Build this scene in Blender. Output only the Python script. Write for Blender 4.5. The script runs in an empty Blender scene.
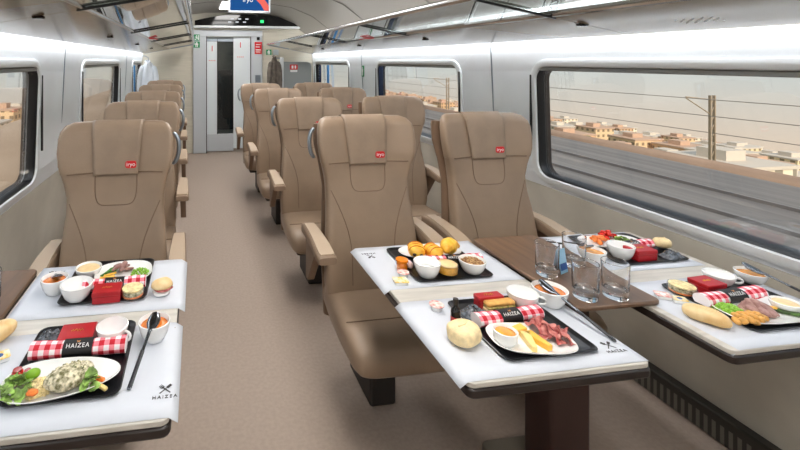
import bpy, bmesh, math, random
from mathutils import Vector, Matrix, noise
R = random.Random(7)
C = bpy.context.scene.collection
PI = math.pi

# ------------------------------------------------------------------ materials
def lin(c):
    return tuple(((v / 255) / 12.92 if v / 255 <= .04045 else ((v / 255 + .055) / 1.055) ** 2.4) for v in c) + (1,)

MATS = {}
def mat(name, rgb, rough=.5, metal=0, var=0, scale=8, bump=0, bscale=60, spec=.5, emit=0, coat=0, sss=0, stretch=(1, 1, 1), rgb2=None, coords='Object'):
    if name in MATS: return MATS[name]
    m = bpy.data.materials.new(name); m.use_nodes = True
    nt = m.node_tree; b = nt.nodes['Principled BSDF']
    b.inputs['Base Color'].default_value = lin(rgb)
    b.inputs['Roughness'].default_value = rough; b.inputs['Metallic'].default_value = metal
    b.inputs['Specular IOR Level'].default_value = spec
    b.inputs['Coat Weight'].default_value = coat
    if sss:
        b.inputs['Subsurface Weight'].default_value = sss; b.inputs['Subsurface Scale'].default_value = .01
    if emit:
        b.inputs['Emission Color'].default_value = lin(rgb); b.inputs['Emission Strength'].default_value = emit
    tc = nt.nodes.new('ShaderNodeTexCoord'); mp = nt.nodes.new('ShaderNodeMapping')
    mp.inputs['Scale'].default_value = stretch
    nt.links.new(tc.outputs[coords], mp.inputs['Vector'])
    if var or rgb2:
        n = nt.nodes.new('ShaderNodeTexNoise'); n.inputs['Scale'].default_value = scale; n.inputs['Detail'].default_value = 5
        nt.links.new(mp.outputs[0], n.inputs['Vector'])
        r = nt.nodes.new('ShaderNodeValToRGB')
        c2 = rgb2 or tuple(max(0, v * (1 - var)) for v in rgb)
        c1 = rgb if rgb2 else tuple(min(255, v * (1 + var)) for v in rgb)
        r.color_ramp.elements[0].position = .36; r.color_ramp.elements[1].position = .64
        r.color_ramp.elements[0].color = lin(c2); r.color_ramp.elements[1].color = lin(c1)
        nt.links.new(n.outputs['Fac'], r.inputs[0]); nt.links.new(r.outputs[0], b.inputs['Base Color'])
    if bump:
        n2 = nt.nodes.new('ShaderNodeTexNoise'); n2.inputs['Scale'].default_value = bscale; n2.inputs['Detail'].default_value = 3
        nt.links.new(mp.outputs[0], n2.inputs['Vector'])
        bp = nt.nodes.new('ShaderNodeBump'); bp.inputs['Strength'].default_value = bump; bp.inputs['Distance'].default_value = .004
        nt.links.new(n2.outputs['Fac'], bp.inputs['Height']); nt.links.new(bp.outputs[0], b.inputs['Normal'])
    MATS[name] = m; return m

def glass_sheet(name, tint=(255, 255, 255), gloss=(1, 1, 1), ior=1.5, mult=1.0, rough=0.0):
    """thin sheet: lets light straight through, mirrors by Fresnel"""
    m = bpy.data.materials.new(name); m.use_nodes = True; nt = m.node_tree; nt.nodes.clear()
    o = nt.nodes.new('ShaderNodeOutputMaterial'); mx = nt.nodes.new('ShaderNodeMixShader')
    t = nt.nodes.new('ShaderNodeBsdfTransparent'); g = nt.nodes.new('ShaderNodeBsdfGlossy')
    f = nt.nodes.new('ShaderNodeFresnel'); f.inputs['IOR'].default_value = ior
    mu = nt.nodes.new('ShaderNodeMath'); mu.operation = 'MULTIPLY'; mu.inputs[1].default_value = mult; mu.use_clamp = True
    t.inputs[0].default_value = lin(tint); g.inputs['Roughness'].default_value = rough; g.inputs['Color'].default_value = (*gloss, 1)
    ge = nt.nodes.new('ShaderNodeNewGeometry'); io = nt.nodes.new('ShaderNodeMix')      # both faces of the sheet reflect alike
    io.inputs[2].default_value = ior; io.inputs[3].default_value = 1 / ior
    nt.links.new(ge.outputs['Backfacing'], io.inputs[0]); nt.links.new(io.outputs[0], f.inputs['IOR'])
    nt.links.new(f.outputs[0], mu.inputs[0]); nt.links.new(mu.outputs[0], mx.inputs[0])
    nt.links.new(t.outputs[0], mx.inputs[1]); nt.links.new(g.outputs[0], mx.inputs[2]); nt.links.new(mx.outputs[0], o.inputs[0])
    MATS[name] = m; return m

def emitter(name, rgb, strength):
    m = bpy.data.materials.new(name); m.use_nodes = True; nt = m.node_tree; nt.nodes.clear()
    o = nt.nodes.new('ShaderNodeOutputMaterial'); e = nt.nodes.new('ShaderNodeEmission')
    e.inputs[0].default_value = lin(rgb); e.inputs[1].default_value = strength
    nt.links.new(e.outputs[0], o.inputs[0]); MATS[name] = m; return m

LEATHER = mat('taupe_leather', (148, 127, 107), .4, var=.04, scale=5, bump=.15, bscale=220)
LEATHER2 = mat('cover_leather', (146, 126, 107), .5, var=.04, scale=9, bump=.3, bscale=30)
PIPING = mat('seam_thread', (124, 102, 82), .6)
ARMTOP = mat('armrest_pad', (178, 157, 134), .45)
ARMSIDE = mat('armrest_shell', (140, 118, 98), .5)
DARK = mat('dark_plastic', (42, 38, 36), .5)
SHELL = mat('seat_back_shell', (122, 98, 78), .45)
STEEL = mat('brushed_grey', (150, 160, 170), .3, metal=.8)
CHROME = mat('chrome', (215, 218, 222), .15, metal=1)
WALLW = mat('wall_silver_white', (234, 239, 243), .35, var=.015, scale=3)
FRAMEW = mat('frame_white', (226, 230, 232), .3)
WALLG = mat('wall_grey_beige', (204, 199, 187), .5, var=.03, scale=4)
RUBBER = mat('black_rubber', (18, 20, 24), .35)
BLIND = mat('blind_rail_grey', (142, 144, 142), .35, metal=.3)
RACK = mat('rack_panel', (138, 126, 105), .16)
CEIL = mat('ceiling_panel', (134, 130, 122), .4)
CARPET = mat('carpet', (166, 149, 136), .6, var=.025, scale=60, bump=.25, bscale=500)
ENDW = mat('end_wall_wood', (206, 200, 184), .4, var=.02, scale=4, stretch=(1, 1, 14))
GREYM = mat('door_frame_grey', (196, 201, 206), .35)
BLACKG = mat('black_gloss', (10, 10, 12), .08)
PALEWOOD = mat('pale_table_wood', (198, 193, 184), .35, var=.05, scale=5, stretch=(1, 9, 9))
EDGE = mat('table_edge_dark', (38, 30, 27), .3)
CONSOLE = mat('console_brown', (112, 86, 66), .28, var=.08, scale=5, stretch=(8, 1, 1))
PEDESTAL = mat('pedestal_brown', (54, 31, 27), .35)
PAPER = mat('paper_white', (208, 212, 220), .6)
INK = mat('ink_grey', (48, 46, 48), .6)
TRAY = mat('tray_black', (17, 18, 22), .28)
CHINA = mat('white_china', (243, 243, 241), .15, coat=.3)
REDBOX = mat('red_card', (176, 22, 32), .35)
GOLD = mat('gold_print', (214, 168, 80), .3, metal=.6)
BAND = mat('black_card_band', (20, 19, 22), .45)
WHITEINK = mat('white_ink', (235, 235, 235), .5)
POUCH = mat('crinkled_pouch', (70, 74, 80), .12, var=.55, scale=55, bump=.9, bscale=90, coat=.6)
SPOONH = mat('spoon_steel', (120, 124, 130), .12, metal=1)
BREAD = mat('bread_crust', (226, 184, 120), .6, rgb2=(242, 216, 166), scale=22, bump=.3, bscale=60)
CRUMB = mat('bread_crumb', (240, 216, 166), .7, var=.05, scale=60, bump=.5, bscale=120)
PASTRY = mat('golden_pastry', (236, 160, 36), .35, rgb2=(248, 196, 70), scale=26, bump=.4, bscale=60)
CHOC = mat('chocolate', (62, 34, 22), .4)
SOUP = mat('orange_soup', (222, 122, 32), .25, var=.08, scale=50)
SOUPY = mat('pumpkin_soup', (240, 160, 62), .25, var=.05, scale=50)
CREAM = mat('pale_cream_soup', (246, 214, 158), .3, var=.03, scale=50)
LEAF = mat('lettuce_green', (136, 168, 84), .45, var=.3, scale=30, bump=.3, bscale=60)
LEAFD = mat('dark_leaf_green', (70, 128, 36), .4, var=.25, scale=30)
TOMATO = mat('tomato_red', (206, 40, 24), .2)
SALMON = mat('orange_vegetable', (240, 128, 52), .35, var=.1, scale=50)
COUSCOUS = mat('couscous', (236, 214, 160), .6, var=.1, scale=80)
HERBMEAT = mat('herbed_fillet', (236, 226, 196), .5, rgb2=(104, 100, 54), scale=105, bump=.9, bscale=90)
HAM = mat('cured_ham', (168, 72, 70), .35, rgb2=(214, 140, 130), scale=60)
BEEF = mat('sliced_roast', (140, 96, 88), .45, rgb2=(186, 146, 136), scale=60)
CHEESE = mat('cheese_yellow', (246, 218, 142), .4, var=.04, scale=40)
CHEESE2 = mat('orange_cheese', (244, 192, 78), .4)
PEA = mat('pea_green', (140, 190, 60), .35)
CHICK = mat('golden_potato', (222, 164, 82), .45, var=.12, scale=60)
COURGETTE = mat('grilled_courgette', (64, 92, 34), .35, var=.3, scale=60)
GRANOLA = mat('granola', (216, 176, 120), .7, rgb2=(130, 84, 50), scale=130, bump=.8, bscale=160)
JAM = mat('orange_jam', (238, 132, 20), .25)
JUICEY = mat('yellow_puree', (240, 176, 62), .3, var=.04, scale=60)
BUTTERY = mat('butter_foil_yellow', (238, 196, 60), .35, rgb2=(240, 236, 220), scale=60)
PINKLID = mat('pink_lid', (222, 132, 120), .35, rgb2=(244, 232, 224), scale=80)
BLUELBL = mat('blue_label', (40, 90, 160), .4)
BOTTLE = mat('dark_glass', (22, 20, 18), .12)
REDLBL = mat('red_label', (170, 44, 34), .5)
GREENS = mat('sign_green', (24, 140, 84), .4)
REDS = mat('sign_red', (214, 26, 32), .4)
WHITES = mat('sign_white', (236, 238, 238), .4)
CARDB = mat('pale_blue_card', (160, 206, 234), .4)
COATG = mat('coat_grey_brown', (104, 96, 88), .8, var=.12, scale=20)
COATW = mat('white_cloth', (232, 238, 244), .7, var=.02, scale=8)
NAVY = mat('navy_curtain', (22, 40, 74), .7)
BLUE = mat('blue_curtain', (74, 140, 200), .7)
GLASS = glass_sheet('window_glass', (252, 253, 253), ior=1.5, mult=1.25)
SHELFG = glass_sheet('shelf_glass', (214, 220, 220), ior=1.55, mult=1.6, rough=.03)
SMOKEG = glass_sheet('smoked_glass', (150, 158, 160), ior=1.5, mult=1.3)
DOORG = glass_sheet('door_dark_glass', (222, 228, 228), ior=1.5, mult=1.3)
FROST = mat('frosted_door_glass', (226, 234, 238), .25)
DRINK = bpy.data.materials.new('drinking_glass'); DRINK.use_nodes = True
_b = DRINK.node_tree.nodes['Principled BSDF']
_b.inputs['Transmission Weight'].default_value = 1; _b.inputs['Roughness'].default_value = 0; _b.inputs['IOR'].default_value = 1.45
_b.inputs['Base Color'].default_value = (.97, .98, .99, 1)
JARG = glass_sheet('jar_glass', (251, 252, 252), ior=1.45, mult=.9)
LAMP = emitter('lamp_white', (255, 251, 246), 8.6)
STRIP = emitter('strip_white', (246, 250, 255), 7.5)
COVE = emitter('cove_white', (250, 250, 252), 5.0)

def gingham():
    m = bpy.data.materials.new('red_gingham'); m.use_nodes = True; nt = m.node_tree; b = nt.nodes['Principled BSDF']
    b.inputs['Roughness'].default_value = .8
    uv = nt.nodes.new('ShaderNodeTexCoord'); sp = nt.nodes.new('ShaderNodeSeparateXYZ'); nt.links.new(uv.outputs['UV'], sp.inputs[0])
    outs = []
    for k in (0, 1):
        d = nt.nodes.new('ShaderNodeMath'); d.operation = 'DIVIDE'; d.inputs[1].default_value = .0265
        f = nt.nodes.new('ShaderNodeMath'); f.operation = 'FRACT'
        g = nt.nodes.new('ShaderNodeMath'); g.operation = 'GREATER_THAN'; g.inputs[1].default_value = .5
        nt.links.new(sp.outputs[k], d.inputs[0]); nt.links.new(d.outputs[0], f.inputs[0]); nt.links.new(f.outputs[0], g.inputs[0]); outs.append(g)
    a = nt.nodes.new('ShaderNodeMath'); a.operation = 'ADD'
    nt.links.new(outs[0].outputs[0], a.inputs[0]); nt.links.new(outs[1].outputs[0], a.inputs[1])
    h = nt.nodes.new('ShaderNodeMath'); h.operation = 'MULTIPLY'; h.inputs[1].default_value = .5; nt.links.new(a.outputs[0], h.inputs[0])
    r = nt.nodes.new('ShaderNodeValToRGB'); r.color_ramp.interpolation = 'CONSTANT'
    r.color_ramp.elements[0].color = lin((246, 238, 240)); r.color_ramp.elements[1].color = lin((196, 18, 40)); r.color_ramp.elements[1].position = .8
    e = r.color_ramp.elements.new(.3); e.color = lin((240, 138, 150))
    nt.links.new(h.outputs[0], r.inputs[0]); nt.links.new(r.outputs[0], b.inputs['Base Color']); return m
GINGHAM = gingham()

# ------------------------------------------------------------------ mesh helpers
def obj(name, bm, m, parent=None, loc=None, rz=0, smooth=True, sub=0, bev=0, solid=0, ang=40):
    me = bpy.data.meshes.new(name)
    if isinstance(bm, bmesh.types.BMesh):
        bmesh.ops.recalc_face_normals(bm, faces=bm.faces[:]); bm.to_mesh(me); bm.free()
    else: me = bm
    o = bpy.data.objects.new(name, me); C.objects.link(o)
    for mm in (m if isinstance(m, (list, tuple)) else [m]): me.materials.append(mm)
    if smooth:
        for p in me.polygons: p.use_smooth = True
        me.set_sharp_from_angle(angle=math.radians(ang))
    if parent: o.parent = parent
    if loc: o.location = loc
    o.rotation_euler.z = rz
    if solid:
        s = o.modifiers.new('s', 'SOLIDIFY'); s.thickness = solid; s.offset = 0
    if bev:
        b = o.modifiers.new('b', 'BEVEL'); b.width = bev; b.segments = 2; b.limit_method = 'ANGLE'
    if sub:
        s = o.modifiers.new('u', 'SUBSURF'); s.levels = sub; s.render_levels = sub
    return o

def tag(o, label, cat, group=None, kind=None):
    o['label'] = label
    if cat: o['category'] = cat
    if group: o['group'] = group
    if kind: o['kind'] = kind
    return o

def thing(name, label, cat, loc=(0, 0, 0), rz=0, group=None, kind=None):
    o = bpy.data.objects.new(name, None); C.objects.link(o); o.empty_display_size = .05
    o.location = loc; o.rotation_euler.z = rz
    return tag(o, label, cat, group, kind)

def struct(o, label=None):
    o['kind'] = 'structure'
    if label: o['label'] = label; o['category'] = 'setting'
    return o

def dup(root, loc=None, rz=None, label=None, group=None):
    r = root.copy(); C.objects.link(r)
    if loc is not None: r.location = loc
    if rz is not None: r.rotation_euler.z = rz
    if label: r['label'] = label
    if group: r['group'] = group
    for ch in list(root.children):
        c = ch.copy(); C.objects.link(c); c.parent = r
        for g in list(ch.children):
            d = g.copy(); C.objects.link(d); d.parent = c
    return r

def B(): return bmesh.new()
def box(bm, x0, x1, y0, y1, z0, z1, mtx=None):
    vs = [bm.verts.new((x, y, z)) for x in (x0, x1) for y in (y0, y1) for z in (z0, z1)]
    if mtx:
        for v in vs: v.co = mtx @ v.co
    for f in ((0, 1, 3, 2), (4, 6, 7, 5), (0, 4, 5, 1), (2, 3, 7, 6), (0, 2, 6, 4), (1, 5, 7, 3)):
        bm.faces.new([vs[i] for i in f])
    return bm
def loft(bm, rings, caps=True, closed=True):
    vr = [[bm.verts.new(p) for p in r] for r in rings]
    n = len(vr[0])
    for a, b in zip(vr, vr[1:]):
        for i in range(n if closed else n - 1):
            j = (i + 1) % n
            bm.faces.new((a[i], a[j], b[j], b[i]))
    if caps:
        bm.faces.new(vr[0][::-1]); bm.faces.new(vr[-1])
    return bm
def lathe(bm, prof, n=28, c=(0, 0, 0), sx=1, sy=1, caps=True):
    return loft(bm, [[(c[0] + r * sx * math.cos(2 * PI * k / n), c[1] + r * sy * math.sin(2 * PI * k / n), c[2] + z) for k in range(n)] for r, z in prof], caps)
def tube(bm, pts, r, n=8, cyc=False):
    P = [Vector(p) for p in pts]; rings = []
    rr = r if isinstance(r, (list, tuple)) else [r] * len(P)
    up = None
    for i, p in enumerate(P):
        t = ((P[(i + 1) % len(P)] if cyc else P[min(i + 1, len(P) - 1)]) - (P[i - 1] if (cyc or i) else P[0]))
        t.normalize()
        if up is None: up = Vector((0, 0, 1)) if abs(t.z) < .9 else Vector((1, 0, 0))
        s = t.cross(up).normalized(); up = s.cross(t).normalized()
        rings.append([p + (s * math.cos(2 * PI * k / n) + up * math.sin(2 * PI * k / n)) * rr[i] for k in range(n)])
    if cyc: rings.append(rings[0])
    return loft(bm, rings, not cyc)
def sgp(v, p): return math.copysign(abs(v) ** p, v)
def ellip(bm, c, rx, ry, rz, nu=16, nv=10, p=1.0, wob=0, seed=0, mtx=None):
    rings = []
    for j in range(nv + 1):
        ph = -PI / 2 + PI * (j + .001 if j == 0 else (j - .001 if j == nv else j)) / nv
        cr = abs(math.cos(ph)) ** p; sz = sgp(math.sin(ph), p); ring = []
        for i in range(nu):
            a = 2 * PI * i / nu
            v = Vector((rx * cr * sgp(math.cos(a), p), ry * cr * sgp(math.sin(a), p), rz * sz))
            if wob: v *= 1 + wob * noise.noise(v * (1.2 / max(rx, ry)) + Vector((seed * 3.1, seed, 7)))
            if mtx: v = mtx @ v
            ring.append((c[0] + v.x, c[1] + v.y, c[2] + v.z))
        rings.append(ring)
    return loft(bm, rings)
def prism(bm, pts, z0, z1):
    return loft(bm, [[(x, y, z0) for x, y in pts], [(x, y, z1) for x, y in pts]])
def rrect(x0, x1, y0, y1, r, n=6):
    out = []
    for cx, cy, a0 in ((x1 - r, y1 - r, 0), (x0 + r, y1 - r, 90), (x0 + r, y0 + r, 180), (x1 - r, y0 + r, 270)):
        for k in range(n + 1):
            a = math.radians(a0 + 90 * k / n); out.append((cx + r * math.cos(a), cy + r * math.sin(a)))
    return out
TXT = {}
def text_mesh(s, size, extr=.0004, space=1.0):
    k = (s, size, space)
    if k in TXT: return TXT[k]
    cu = bpy.data.curves.new('t', 'FONT'); cu.body = s; cu.size = size; cu.extrude = extr; cu.align_x = 'CENTER'; cu.align_y = 'CENTER'; cu.space_character = space
    o = bpy.data.objects.new('t', cu); C.objects.link(o)
    dg = bpy.context.evaluated_depsgraph_get(); me = bpy.data.meshes.new_from_object(o.evaluated_get(dg))
    bpy.data.objects.remove(o); me.materials.clear(); TXT[k] = me; return me
def text(name, s, size, m, parent, loc, rot, space=1.0):
    me = text_mesh(s, size, space=space).copy(); me.name = name
    o = obj(name, me, m, parent, smooth=False); o.location = loc; o.rotation_euler = rot; return o

# ------------------------------------------------------------------ carriage shell
XC = .54; Y0, Y1 = -2.6, 7.2
XR, XL = 1.95, -.87
def wx(side, z):                    # wall surface offset by height (leans in towards the top)
    prof = ((-.1, 2.085), (.1, 2.075), (.78, 1.985), (.84, 1.965), (1.2, 1.95), (1.47, 1.945), (1.66, 1.925))
    for (z0, a), (z1, b) in zip(prof, prof[1:]):
        if z <= z1: break
    x = a + (b - a) * (z - z0) / (z1 - z0)
    return x if side > 0 else 2 * XC - x

bm = B(); box(bm, -1.1, 2.2, Y0, 9.2, -.06, 0)
struct(obj('floor', bm, CARPET, smooth=False), 'brown grey carpeted carriage floor')

WIN = {1: [(.45, 2.265), (3.03, 4.5), (5.42, 7.0)], -1: [(.75, 2.56), (3.5, 5.08), (6.1, 7.02)]}
WZ0, WZ1 = .845, 1.467
def wall(side, name, label):
    bm = B(); z0, z1 = .78, 1.66; r = .075; n = 6
    edges = [Y0]
    ws = WIN[side]
    for a, b in zip(ws, ws[1:]): edges.append((a[1] + b[0]) / 2)
    edges.append(Y1)
    for k, (a, b) in enumerate(ws):
        e0, e1 = edges[k], edges[k + 1]
        hole = rrect(a, b, WZ0, WZ1, r, n); outer = []
        for q in range(4):
            for i in range(n + 1):
                y, z = hole[q * (n + 1) + i]
                cy = e1 if q in (0, 3) else e0; cz = z1 if q in (0, 1) else z0
                if i * 2 == n: outer.append((cy, cz))
                elif (i * 2 < n) == (q in (0, 2)): outer.append((cy, z))
                else: outer.append((y, cz))
        loft(bm, [[(wx(side, z), y, z) for y, z in outer], [(wx(side, z), y, z) for y, z in hole],
                  [(wx(side, z) + side * .07, y, z) for y, z in hole]], caps=False)
        # outer skin
        loft(bm, [[(wx(side, z) + side * .07, y, z) for y, z in hole], [(wx(side, z) + side * .07, y, z) for y, z in outer]], caps=False)
    o = obj(name, bm, [WALLW, WALLG], smooth=False); struct(o, label)
    # lower grey panel, a part of the wall with its own colour
    bm = B(); prof = [(.0, 0), (.12, 0), (.4, 0), (.6, 0), (.778, 0)]
    loft(bm, [[(wx(side, z), y, z) for z, _ in prof] + [(wx(side, z) + side * .07, y, z) for z, _ in prof[::-1]] for y in (Y0, Y1)])
    obj('lower_panel', bm, WALLG, o, smooth=False)['label'] = 'grey beige lower panel'
    # seams between panels
    for y in edges[1:-1]:
        bm = B(); loft(bm, [[(wx(side, z) - side * .0015, y + d, z) for d in (-.003, .003)] + [(wx(side, z) + side * .004, y + d, z) for d in (.003, -.003)] for z in (.8, 1.2, 1.61)])
        obj('seam', bm, STEEL, o, smooth=False)
wall(1, 'wall_right', 'silver white side wall with three windows behind the paired seats')
wall(-1, 'wall_left', 'silver white side wall with three windows behind the single seats')

def window(side, k, a, b, label):
    w = thing('window_%d' % k, label, 'window', kind='structure')
    def ring(off, dx, r): return [(wx(side, z) - side * dx, y, z) for y, z in rrect(a - off, b + off, WZ0 - off, WZ1 + off, r + off)]
    bm = B(); loft(bm, [ring(.046, -.004, .075), ring(.042, .010, .075), ring(.024, .016, .075), ring(.004, .013, .075), ring(-.001, .0, .075)], caps=False)
    obj('window_frame', bm, FRAMEW, w)['label'] = 'white rounded frame'
    bm = B(); loft(bm, [ring(-.0005, .004, .075), ring(-.004, .0, .075), ring(-.009, -.006, .072), ring(-.0095, -.072, .072)], caps=False)
    obj('gasket', bm, RUBBER, w)['label'] = 'black rubber gasket'
    bm = B(); loft(bm, [ring(-.008, -.020, .075), ring(-.008, -.026, .075)])
    obj('pane', bm, GLASS, w, smooth=False)['label'] = 'clear reflecting glass pane'
    bm = B(); z = WZ1; x = wx(side, z)
    x0, x1 = sorted((x + side * .018, x - side * .008))
    box(bm, x0, x1, a + .03, b - .03, z - .022, z - .002)
    obj('blind_rail', bm, BLIND, w, bev=.004)['label'] = 'grey roller blind rail'
    for yy in (a - .03, b + .03):
        bm = B(); x = wx(side, 1.2); x0, x1 = sorted((x - side * .0225, x - side * .012))
        box(bm, x0, x1, yy - .004, yy + .004, 1.0, 1.42); obj('blind_track', bm, RUBBER, w, smooth=False)
    bm = B()
    for zz in (.805, .818):
        x = wx(side, zz) - side * .002; x0, x1 = sorted((x, x + side * .008)); box(bm, x0, x1, a + .1, b - .1, zz - .002, zz + .002)
    obj('vent_slot', bm, STEEL, w, smooth=False)
k = 1
for side in (1, -1):
    for i, (a, b) in enumerate(WIN[side]):
        window(side, k, a, b, ('large', 'middle', 'far')[i] + (' wide window beside the paired seats' if side > 0 else ' window beside the single seats')); k += 1

# baseboards: dark heater grille with slots
def slots():
    m = bpy.data.materials.new('slotted_grille'); m.use_nodes = True; nt = m.node_tree; b = nt.nodes['Principled BSDF']
    tc = nt.nodes.new('ShaderNodeTexCoord'); sp = nt.nodes.new('ShaderNodeSeparateXYZ'); nt.links.new(tc.outputs['Object'], sp.inputs[0])
    d = nt.nodes.new('ShaderNodeMath'); d.operation = 'DIVIDE'; d.inputs[1].default_value = .028
    f = nt.nodes.new('ShaderNodeMath'); f.operation = 'FRACT'; g = nt.nodes.new('ShaderNodeMath'); g.operation = 'GREATER_THAN'; g.inputs[1].default_value = .5
    z = nt.nodes.new('ShaderNodeMath'); z.operation = 'LESS_THAN'; z.inputs[1].default_value = .075
    mu = nt.nodes.new('ShaderNodeMath'); mu.operation = 'MULTIPLY'
    nt.links.new(sp.outputs[1], d.inputs[0]); nt.links.new(d.outputs[0], f.inputs[0]); nt.links.new(f.outputs[0], g.inputs[0])
    nt.links.new(sp.outputs[2], z.inputs[0]); nt.links.new(g.outputs[0], mu.inputs[0]); nt.links.new(z.outputs[0], mu.inputs[1])
    r = nt.nodes.new('ShaderNodeMix'); r.data_type = 'RGBA'; r.inputs[6].default_value = lin((52, 49, 45)); r.inputs[7].default_value = lin((110, 106, 98))
    nt.links.new(mu.outputs[0], r.inputs[0]); nt.links.new(r.outputs[2], b.inputs['Base Color']); b.inputs['Roughness'].default_value = .4
    return m
GR = slots()
for side, nm in ((1, 'baseboard_right'), (-1, 'baseboard_left')):
    bm = B(); x = wx(side, .05); x0, x1 = sorted((x - side * .05, x)); box(bm, x0, x1, Y0, 7.18, .0, .11)
    struct(obj(nm, bm, GR, bev=.008), 'dark slotted heater grille along the floor')

# ceiling
CP = ((-1.385, 1.66), (-1.38, 1.8), (-1.28, 1.95), (-1.05, 2.12), (-.75, 2.24), (-.4, 2.29), (0, 2.3), (.4, 2.29), (.75, 2.24), (1.05, 2.12), (1.28, 1.95), (1.38, 1.8), (1.385, 1.66))
bm = B(); loft(bm, [[(XC + x, y, z) for x, z in CP] + [(XC + x * 1.05, y, z + .06) for x, z in CP[::-1]] for y in (Y0, Y1)])
ce = struct(obj('ceiling', bm, CEIL, ang=60), 'arched beige grey panelled ceiling')
for y in (1.6, 3.2, 4.6, 5.9):
    bm = B(); loft(bm, [[(XC + x * .998, yy, z - .002) for x, z in CP] for yy in (y - .004, y + .004)], caps=False, closed=False)
    obj('panel_seam', bm, DARK, ce, smooth=False, solid=.003)
bm = B(); box(bm, -1.0, 2.1, Y0 - .06, Y0, 0, 2.36)
struct(obj('wall_front', bm, ENDW, smooth=False), 'pale end wall of the carriage at the viewer end')

# end wall with doorway X .16 - .87, head 1.9
bm = B(); DX0, DX1, DZ = .165, .875, 1.895
for x0, x1, z0, z1 in ((-1.0, DX0, 0, 2.36), (DX1, 2.1, 0, 2.36), (DX0, DX1, DZ, 2.36)): box(bm, x0, x1, Y1, Y1 + .05, z0, z1)
struct(obj('wall_back', bm, ENDW, smooth=False), 'pale wood grained end wall around the sliding door')
d = thing('door_1', 'sliding glass vestibule door in a grey frame', 'door', (0, Y1, 0), kind='structure')
bm = B(); box(bm, -.06, DX0, -.05, 0, 0, 1.99); obj('door_post', bm, GREYM, d, bev=.012)
bm = B(); box(bm, DX1, 1.075, -.05, 0, 0, 1.99); obj('door_post', bm, GREYM, d, bev=.012)
bm = B(); box(bm, -.06, 1.075, -.055, 0, 1.9, 2.0); obj('door_head', bm, GREYM, d, bev=.006)
for xx in (DX0 - .012, DX1 + .0):
    bm = B(); box(bm, xx, xx + .012, -.056, -.04, 0, 1.9); obj('seal', bm, RUBBER, d, smooth=False)
bm = B(); box(bm, DX0, .335, .01, .035, .3, 1.86); obj('glass_panel', bm, FROST, d, smooth=False)['label'] = 'frosted fixed panel'
bm = B(); box(bm, .6, DX1, .0, .03, .06, 1.89); obj('glass_panel', bm, FROST, d, smooth=False)['label'] = 'white frosted sliding leaf'
bm = B(); box(bm, .335, .6, .02, .03, .3, 1.82); obj('glass_panel', bm, DOORG, d, smooth=False)['label'] = 'dark clear glass'
bm = B(); box(bm, DX0, .6, .005, .04, .02, .3); obj('kick_panel', bm, GREYM, d, bev=.004)
bm = B(); box(bm, .33, .342, .0, .04, .3, 1.86); obj('seal', bm, DARK, d, smooth=False)
bm = B(); box(bm, DX0, .6, .0, .04, 1.82, 1.86); obj('rail', bm, STEEL, d, smooth=False)
for x, z in ((.25, 1.70), (.715, 1.76)):
    text('numeral', '1', .13, REDS, d, (x, -.004, z), (PI / 2, 0, 0))
    bm = B()
    for i in range(4): box(bm, x - .055 + i * .03, x - .037 + i * .03, -.004, -.001, z - .2, z - .185)
    obj('numeral_caption', bm, mat('pale_red', (226, 140, 140), .5), d, smooth=False)

# vestibule behind the door
bm = B(); box(bm, -.1, 1.2, 9.0, 9.05, 0, 2.3); box(bm, -.15, -.1, Y1 + .05, 9.05, 0, 2.3); box(bm, 1.2, 1.25, Y1 + .05, 9.05, 0, 2.3); box(bm, -.15, 1.25, Y1 + .05, 9.05, 2.25, 2.3)
struct(obj('wall_vestibule', bm, mat('vestibule_grey', (150, 158, 160), .4), smooth=False), 'grey vestibule walls beyond the sliding door')
bm = B(); box(bm, .3, .8, 8.94, 8.99, .1, 1.95)
struct(obj('door_2', bm, mat('vestibule_door', (52, 60, 66), .25), bev=.02), 'dark far door inside the vestibule')
v = thing('ceiling_light', 'small white lamp panel added to brighten the vestibule', 'light', (.5, 8.1, 2.25))  # added lamp, lifts the dim vestibule seen through the door glass
bm = B(); box(bm, -.25, .25, -.15, .15, -.02, -.005); obj('diffuser', bm, LAMP, v, smooth=False)
bm = B(); box(bm, -.27, .27, -.17, .17, -.012, 0); obj('light_frame', bm, GREYM, v, smooth=False)

# black display header over the door
h = thing('header_display', 'black arched display header above the sliding door', 'display', (0, Y1, 0))
bm = B(); top = [(-.03, 2.07)] + [(-.03 + 1.7 * t, 2.09 + .17 * math.sin(PI * min(1, max(0, .08 + t * .84))) ** .8) for t in [i / 16 for i in range(17)]] + [(1.67, 2.07)]
loft(bm, [[(x, y, z) for x, z in top] for y in (-.16, -.001)]); obj('display_panel', bm, BLACKG, h, ang=30)
bm = B(); box(bm, -.05, 1.69, -.17, -.001, 2.035, 2.069); obj('light_trim', bm, FRAMEW, h, bev=.004)
bm = B(); box(bm, 1.025, 1.08, -.166, -.158, 2.12, 2.165); obj('green_indicator', bm, emitter('green_led', (60, 240, 130), .9), h, smooth=False)['label'] = 'lit green indicator'
led = emitter('white_led', (240, 244, 250), .45)
for i in range(3):
    for j in range(2):
        bm = B(); box(bm, .5 + i * .12 + j * .04, .55 + i * .12 + j * .04, -.166, -.158, 2.12 + j * .05, 2.138 + j * .05); obj('lit_glyph', bm, led, h, smooth=False)

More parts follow.
